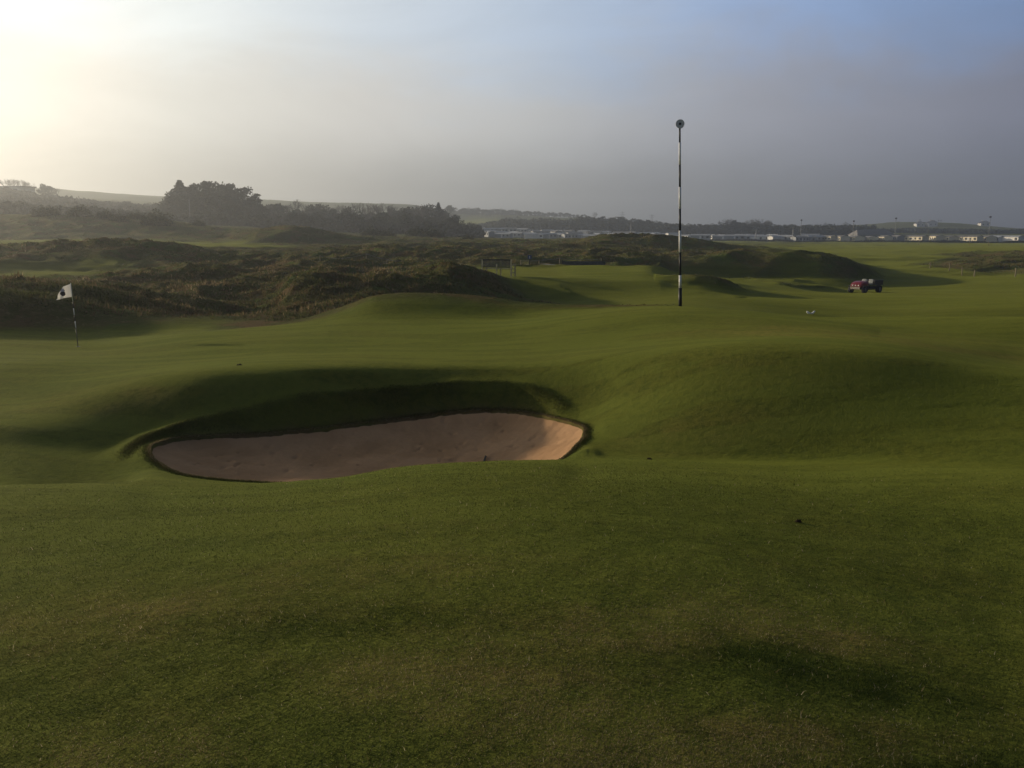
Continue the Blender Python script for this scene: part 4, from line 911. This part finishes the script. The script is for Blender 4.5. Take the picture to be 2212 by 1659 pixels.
# left misty slopes
for i in range(88):
    px_ = -20 + i*4.4; v_ = np.interp(px_, [0, 60, 120, 200, 280, 350], [433, 430, 424, 426, 429, 433]) + rt.uniform(-2, 22)
    tree(rt.choice(['b1', 'b2', 'b3', 'b4', 'n1', 'n3']), px_, 440 + rt.uniform(-40, 60), 8, 'misty grey tree on the left hillside below the skyline', 'misty trees on the left hillside', v_, 1.1)
for px_, v_, k_, lb in [(3, 383, 'n2', 'tall faint tree at the left edge behind the long building'), (24, 385, 'n1', 'faint bare tree leftmost of the row above the long building'), (36, 384, 'n3', 'faint bare tree second in the row above the long building'), (48, 386, 'n2', 'faint bare tree third in the row above the long building'),
                        (60, 387, 'n1', 'faint bare tree fourth in the row above the long building'), (70, 391, 'n3', 'faint bare tree at the right end of the row above the long building'), (102, 394, 'b3', 'faint round tree alone right of the long building'), (114, 398, 'b1', 'faint tree touching the round tree right of the long building'), (130, 404, 'n2', 'small faint bare tree on the left skyline')]:
    tree(k_, px_, 545, 10, lb, None, v_)
for i in range(48):
    px_ = -14 + i*8.2; tree(rt.choice(['b4', 'b2', 'b1']), px_, 330 + rt.uniform(-20, 20), 6, 'hazy scrub tree behind the left dune ridge', 'hazy scrub trees behind the left dunes', rt.uniform(448, 462), 1.3)
# treeline behind the caravans
tl = [(980, 484), (1040, 488), (1060, 478), (1100, 482), (1120, 478), (1160, 482), (1200, 480), (1240, 478), (1258, 460), (1265, 466), (1290, 466), (1310, 468), (1330, 464), (1350, 470), (1380, 472), (1400, 472), (1430, 478), (1460, 482), (1500, 484), (1560, 480), (1600, 480), (1660, 480), (1700, 487), (1760, 490), (1800, 493), (1860, 492)]
px_ = 1042
while px_ < 1800:
    v_ = np.interp(px_, [s[0] for s in tl], [s[1] for s in tl]) + rt.uniform(-2.5, 3)
    tree(rt.choice(['b1', 'b2', 'b4', 'p1', 'b4']), px_, 565 + rt.uniform(-20, 40), 8, 'dark tree in the belt behind the caravan park', 'dark tree belt behind the caravan park', v_, 1.25)
    px_ += rt.uniform(7, 11)
for px_, v_ in [(1563, 473), (1574, 471), (1586, 472), (1597, 477), (1618, 472), (1630, 470), (1643, 472), (1656, 474)]:
    tree(rt.choice(['n1', 'n2', 'b1', 'n3']), px_, 560, 9, 'tall rounded tree rising above the belt right of the banded post', 'tall trees above the belt right of the post', v_, 1.0)
tree('n3', 1284, 900, 9, 'faint tree on the skyline above the belt left of the post', None, 457)
# hedge line above the field
px_ = 982
while px_ < 1262:
    v_ = np.interp(px_, [980, 1000, 1020, 1045, 1070, 1120, 1180, 1230, 1262], [455, 448, 449, 449, 450, 453, 458, 459, 466]) + rt.uniform(-1.5, 2)
    tree(rt.choice(['b1', 'b4', 'b2']), px_, 940, 7, 'tree in the hedge line along the top of the green field', 'hedge trees above the green field', v_ , 1.4); px_ += rt.uniform(6.5, 9)
for px_, v_ in [(1842, 484), (1985, 478), (2025, 476), (2030, 477)]:
    tree('n2', px_, 985, 9, 'tiny bare tree on the crest of the right hill', 'tiny trees on the right hill crest', v_, 1.2)
def canopy(px0, px1, R0, R1, h0, h1, n_, label, m_='leaf', sc=.55, wl=9, name='woodland_scrub'):
    a_ = RNG.uniform(math.atan((px0-CX)/F), math.atan((px1-CX)/F), n_); R_ = RNG.uniform(R0, R1, n_); x_, y_ = R_*np.sin(a_), R_*np.cos(a_)
    pxa = CX + F*np.tan(a_); edge = sstep(px0, px0 + 70, pxa); kp = RNG.random(n_) < .15 + .85*edge; a_, R_, x_, y_, edge = a_[kp], R_[kp], x_[kp], y_[kp], edge[kp]; n_ = len(a_)
    top = (.25 + .75*edge) * (h0 + (h1-h0)*np.clip(.5 + 1.1*perlin(x_/wl, y_/wl, 81) + .5*perlin(x_/3.5, y_/3.5, 82), 0, 1))
    z_ = gz(x_, y_) + top*np.sqrt(RNG.random(n_)); t_ = np.clip(.4 + .6*perlin(x_/12, y_/12, 83) + RNG.normal(0, .15, n_), 0, 1)
    tag(link(leafcloud(np.stack([x_, y_, z_], -1), None, sc, M[m_], name, t_)), label, 'woodland', kind='stuff')
canopy(-60, 1045, 292, 345, 1.0, 4.2, 60000, 'hazy mass of low scrub under the hazy wood and the left hillside')
canopy(-60, 360, 380, 500, 1.5, 4.5, 36000, 'misty woodland mass covering the left hillside', sc=.8, name='hillside_wood')
canopy(560, 985, 355, 400, 3, 7.5, 24000, 'massed understorey of the hazy wood right of the conifers', sc=.6, name='wood_understorey')
canopy(1035, 1880, 545, 640, 2.5, 6.5, 50000, 'dark massed hedge and scrub behind the caravan park', sc=.8, name='belt_scrub')
canopy(1500, 2270, 417, 424, .25, 1.0, 14000, 'low dark hedge along the foot of the caravan row', sc=.30, name='park_hedge')
canopy(1750, 2260, 690, 860, 1, 3.5, 26000, 'dark scrub at the foot of the right hill', sc=.9, wl=20, name='hill_scrub')
# bushes on the dunes
def bush(px_, R_, h_, label, w_=1.5):
    global bproto
    if bproto is None:
        R0 = np.random.default_rng(7); n_ = 1400; d = R0.normal(0, 1, (n_, 3)); d[:, 2] = np.abs(d[:, 2]); d /= np.linalg.norm(d, axis=1)[:, None]
        lob = 1 + .35*np.sin(d[:, 0]*6 + 1)*np.cos(d[:, 1]*5) ; p = d*np.array([.62, .62, .85])*(lob*R0.uniform(.55, 1.05, n_))[:, None]
        bproto = empty('gorse_bush', (0, 0, 0)); link(leafcloud(p, None, .055, M['gorse'], 'foliage', R0.random(n_)), bproto)
        mb = MB()
        for k_ in range(7): a_ = k_*.9; mb.tube([(0, 0, -.1), (.35*math.cos(a_), .35*math.sin(a_), .5)], [.04, .015], 5)
        mb.build('stems', M['bark'], bproto); o = bproto
    else: o = copy_tree(bproto)
    o.location = G(px_, R_) + Vector((0, 0, -.1)); o.scale = (h_*w_, h_*w_, h_); o.rotation_euler = (0, 0, random.uniform(0, 6)); tag(o, label, 'bush', 'gorse bushes on the dunes')
bproto = None
for px_, R_, h_, lb in [(95, 212, 2.2, 'wide dark bush on the left dune skyline'), (115, 213, 2.0, 'dark bush joined to the wide one on the left dune skyline'), (178, 212, 2.4, 'tallest rounded dark bush on the left dune skyline'), (168, 213, 1.9, 'dark bush touching the tallest rounded bush'),
                        (230, 205, 2.0, 'pair member bush on the slope right of the tallest bush'), (262, 200, 2.0, 'lone bush lower on the left dune slope'), (300, 208, 1.8, 'small pale topped bush on the left dune edge'), (342, 200, 3.2, 'large round bush below the conifer clump'),
                        (332, 196, 2.4, 'bush at the left foot of the large round bush'), (430, 205, 1.6, 'low bush in front of the pale pole'), (800, 205, 2.4, 'dark spreading bush left of the mossy mound'), (818, 206, 2.0, 'bush beside the dark spreading bush'), (838, 207, 2.0, 'third bush in the dark group above the mounds'),
                        (930, 200, 2.8, 'pointed dark bush at the foot of the hazy wood'), (945, 200, 2.0, 'lower right half of the pointed dark bush group'), (900, 203, 2.2, 'flat topped dark bush left of the pointed one'), (1010, 190, 1.4, 'low dark bush left of the caravans')]:
    bush(px_, R_, h_, lb)
for k_, p_ in PT.items():
    if k_ not in usedt:
        for c_ in list(p_.children): bpy.data.objects.remove(c_)
        bpy.data.objects.remove(p_)
# ------------------------------------------------------------------ haze
HZD = .00078
hb = MB(); hb.box((0, 0, 32), (4500, 4500, 124)); hm = bpy.data.materials.new('mist'); hm.use_nodes = True; T = NT(hm.node_tree); nt = hm.node_tree
for n_ in list(nt.nodes):
    if n_.type != 'OUTPUT_MATERIAL': nt.nodes.remove(n_)
pv = T.n('ShaderNodeVolumePrincipled'); pv.inputs['Color'].default_value = (.88, .93, .98, 1); pv.inputs['Density'].default_value = HZD; pv.inputs['Anisotropy'].default_value = .72
T.l(pv.outputs[0], nt.nodes['Material Output'].inputs['Volume'])
hz_ = hb.build('haze', hm); tag(hz_, kind='stuff')
# ------------------------------------------------------------------ sky
w = bpy.data.worlds.new('World'); bpy.context.scene.world = w; w.use_nodes = True; T = NT(w.node_tree); nt = w.node_tree; nt.nodes.clear()
tc = T.n('ShaderNodeTexCoord').outputs['Generated']
dot = T.n('ShaderNodeVectorMath', operation='DOT_PRODUCT'); T.l(tc, dot.inputs[0]); dot.inputs[1].default_value = SUNV
ang = T.math('MULTIPLY', T.math('ARCCOSINE', dot.outputs['Value']), 180/math.pi)
sep = T.n('ShaderNodeSeparateXYZ'); T.l(tc, sep.inputs[0]); el = T.math('MULTIPLY', T.math('ARCSINE', sep.outputs['Z']), 180/math.pi)
def ramp(v, lo, hi, stops):
    cr = T.n('ShaderNodeValToRGB'); T.l(T.mapr(v, lo, hi, 0, 1, False), cr.inputs[0]); e = cr.color_ramp.elements
    while len(e) < len(stops): e.new(.5)
    for q_, (p, c) in zip(e, stops): q_.position = (p-lo)/(hi-lo); q_.color = (*c, 1)
    return cr.outputs[0]
fog = ramp(ang, 0, 180, [(0, (1.5, 1.35, 1.1)), (20, (1.25, 1.15, .95)), (32, (1.06, .98, .84)), (40, (.80, .78, .71)), (50, (.67, .65, .615)), (62, (.53, .535, .54)), (74, (.335, .345, .40)), (90, (.20, .21, .285)), (130, (.07, .085, .12)), (180, (.055, .07, .10))])
clear = ramp(ang, 0, 180, [(0, (1.5, 1.45, 1.3)), (20, (1.3, 1.3, 1.22)), (31, (1.1, 1.12, 1.08)), (40, (.88, .93, .92)), (50, (.64, .71, .78)), (62, (.45, .55, .70)), (74, (.28, .40, .64)), (90, (.165, .26, .47)), (130, (.06, .10, .20)), (180, (.05, .085, .17))])
base = ramp(ang, 0, 180, [(0, (.9, .84, .70)), (25, (.60, .56, .47)), (32, (.42, .405, .35)), (40, (.32, .315, .285)), (50, (.27, .275, .265)), (62, (.235, .245, .25)), (74, (.185, .195, .215)), (90, (.125, .14, .18)), (130, (.06, .075, .10)), (180, (.05, .06, .085))])
nz1 = T.noise(T.vscale(tc, (1.6, 1.6, 4.0)), 2.2, 5, .55, .4); nz2 = T.noise(T.vscale(tc, (1.2, 1.2, 2.2)), 5.0, 5, .6, .3)
el2 = T.math('ADD', el, T.math('MULTIPLY', T.math('SUBTRACT', nz1, .5), 12.0))
el3 = T.math('ADD', el2, T.math('MULTIPLY', T.math('SUBTRACT', nz2, .5), 5.0))
wis = T.noise(T.vscale(tc, (1.0, 1.0, 2.6)), 4.2, 7, .62, .9)
wk = T.mapr(wis, .34, .66, .95, 1.05, False)
c1 = T.mix(T.mapr(T.math('ADD', el, T.math('MULTIPLY', T.math('SUBTRACT', nz1, .5), 3.0)), 1.0, 7.2), base, fog)
c2 = T.mix(T.mapr(el3, 7.0, 14.5), c1, clear)
vw = T.n('ShaderNodeVectorMath', operation='SCALE'); T.l(c2, vw.inputs[0]); T.l(wk, vw.inputs['Scale']); c2 = vw.outputs[0]
zen = T.mapr(el, 13.0, 38.0, 1.0, .20)
vs2 = T.n('ShaderNodeVectorMath', operation='SCALE'); T.l(c2, vs2.inputs[0]); T.l(zen, vs2.inputs['Scale']); c2 = vs2.outputs[0]
ny = T.n('ShaderNodeTexSky'); ny.sky_type = 'NISHITA'; ny.sun_disc = False; ny.sun_elevation = SUN_EL; ny.sun_rotation = SUN_AZ; ny.dust_density = 2.0
bg = T.n('ShaderNodeBackground'); T.l(ny.outputs[0], bg.inputs[0]); bg.inputs[1].default_value = .05
bg2 = T.n('ShaderNodeBackground'); T.l(c2, bg2.inputs[0]); bg2.inputs[1].default_value = 1.25
mx = T.n('ShaderNodeMixShader'); mx.inputs[0].default_value = .82; T.l(bg.outputs[0], mx.inputs[1]); T.l(bg2.outputs[0], mx.inputs[2])
T.l(mx.outputs[0], T.n('ShaderNodeOutputWorld').inputs[0])
# ------------------------------------------------------------------ sun, camera, render
sl = bpy.data.lights.new('sun', 'SUN'); sl.energy = 5.0; sl.angle = rad(1.6); sl.color = (1.0, .82, .58)
so = link(bpy.data.objects.new('sun', sl)); so.rotation_euler = (-SUNV).to_track_quat('-Z', 'Y').to_euler(); so.location = (-60, 40, 60)
cam = bpy.data.cameras.new('camera'); co = link(bpy.data.objects.new('camera', cam)); cam.sensor_width = 36; cam.lens = 36 * F / 2212
co.location = (0, 0, 0); co.rotation_euler = (math.pi/2 - PITCH, 0, 0); cam.clip_end = 8000; cam.clip_start = .05
S = bpy.context.scene; S.camera = co
S.view_settings.view_transform = 'Standard'; S.view_settings.look = 'None'; S.view_settings.exposure = 0; S.view_settings.gamma = 1
S.cycles.max_bounces = 5; S.cycles.diffuse_bounces = 2; S.cycles.volume_bounces = 0; S.cycles.transparent_max_bounces = 8; S.cycles.use_denoising = True
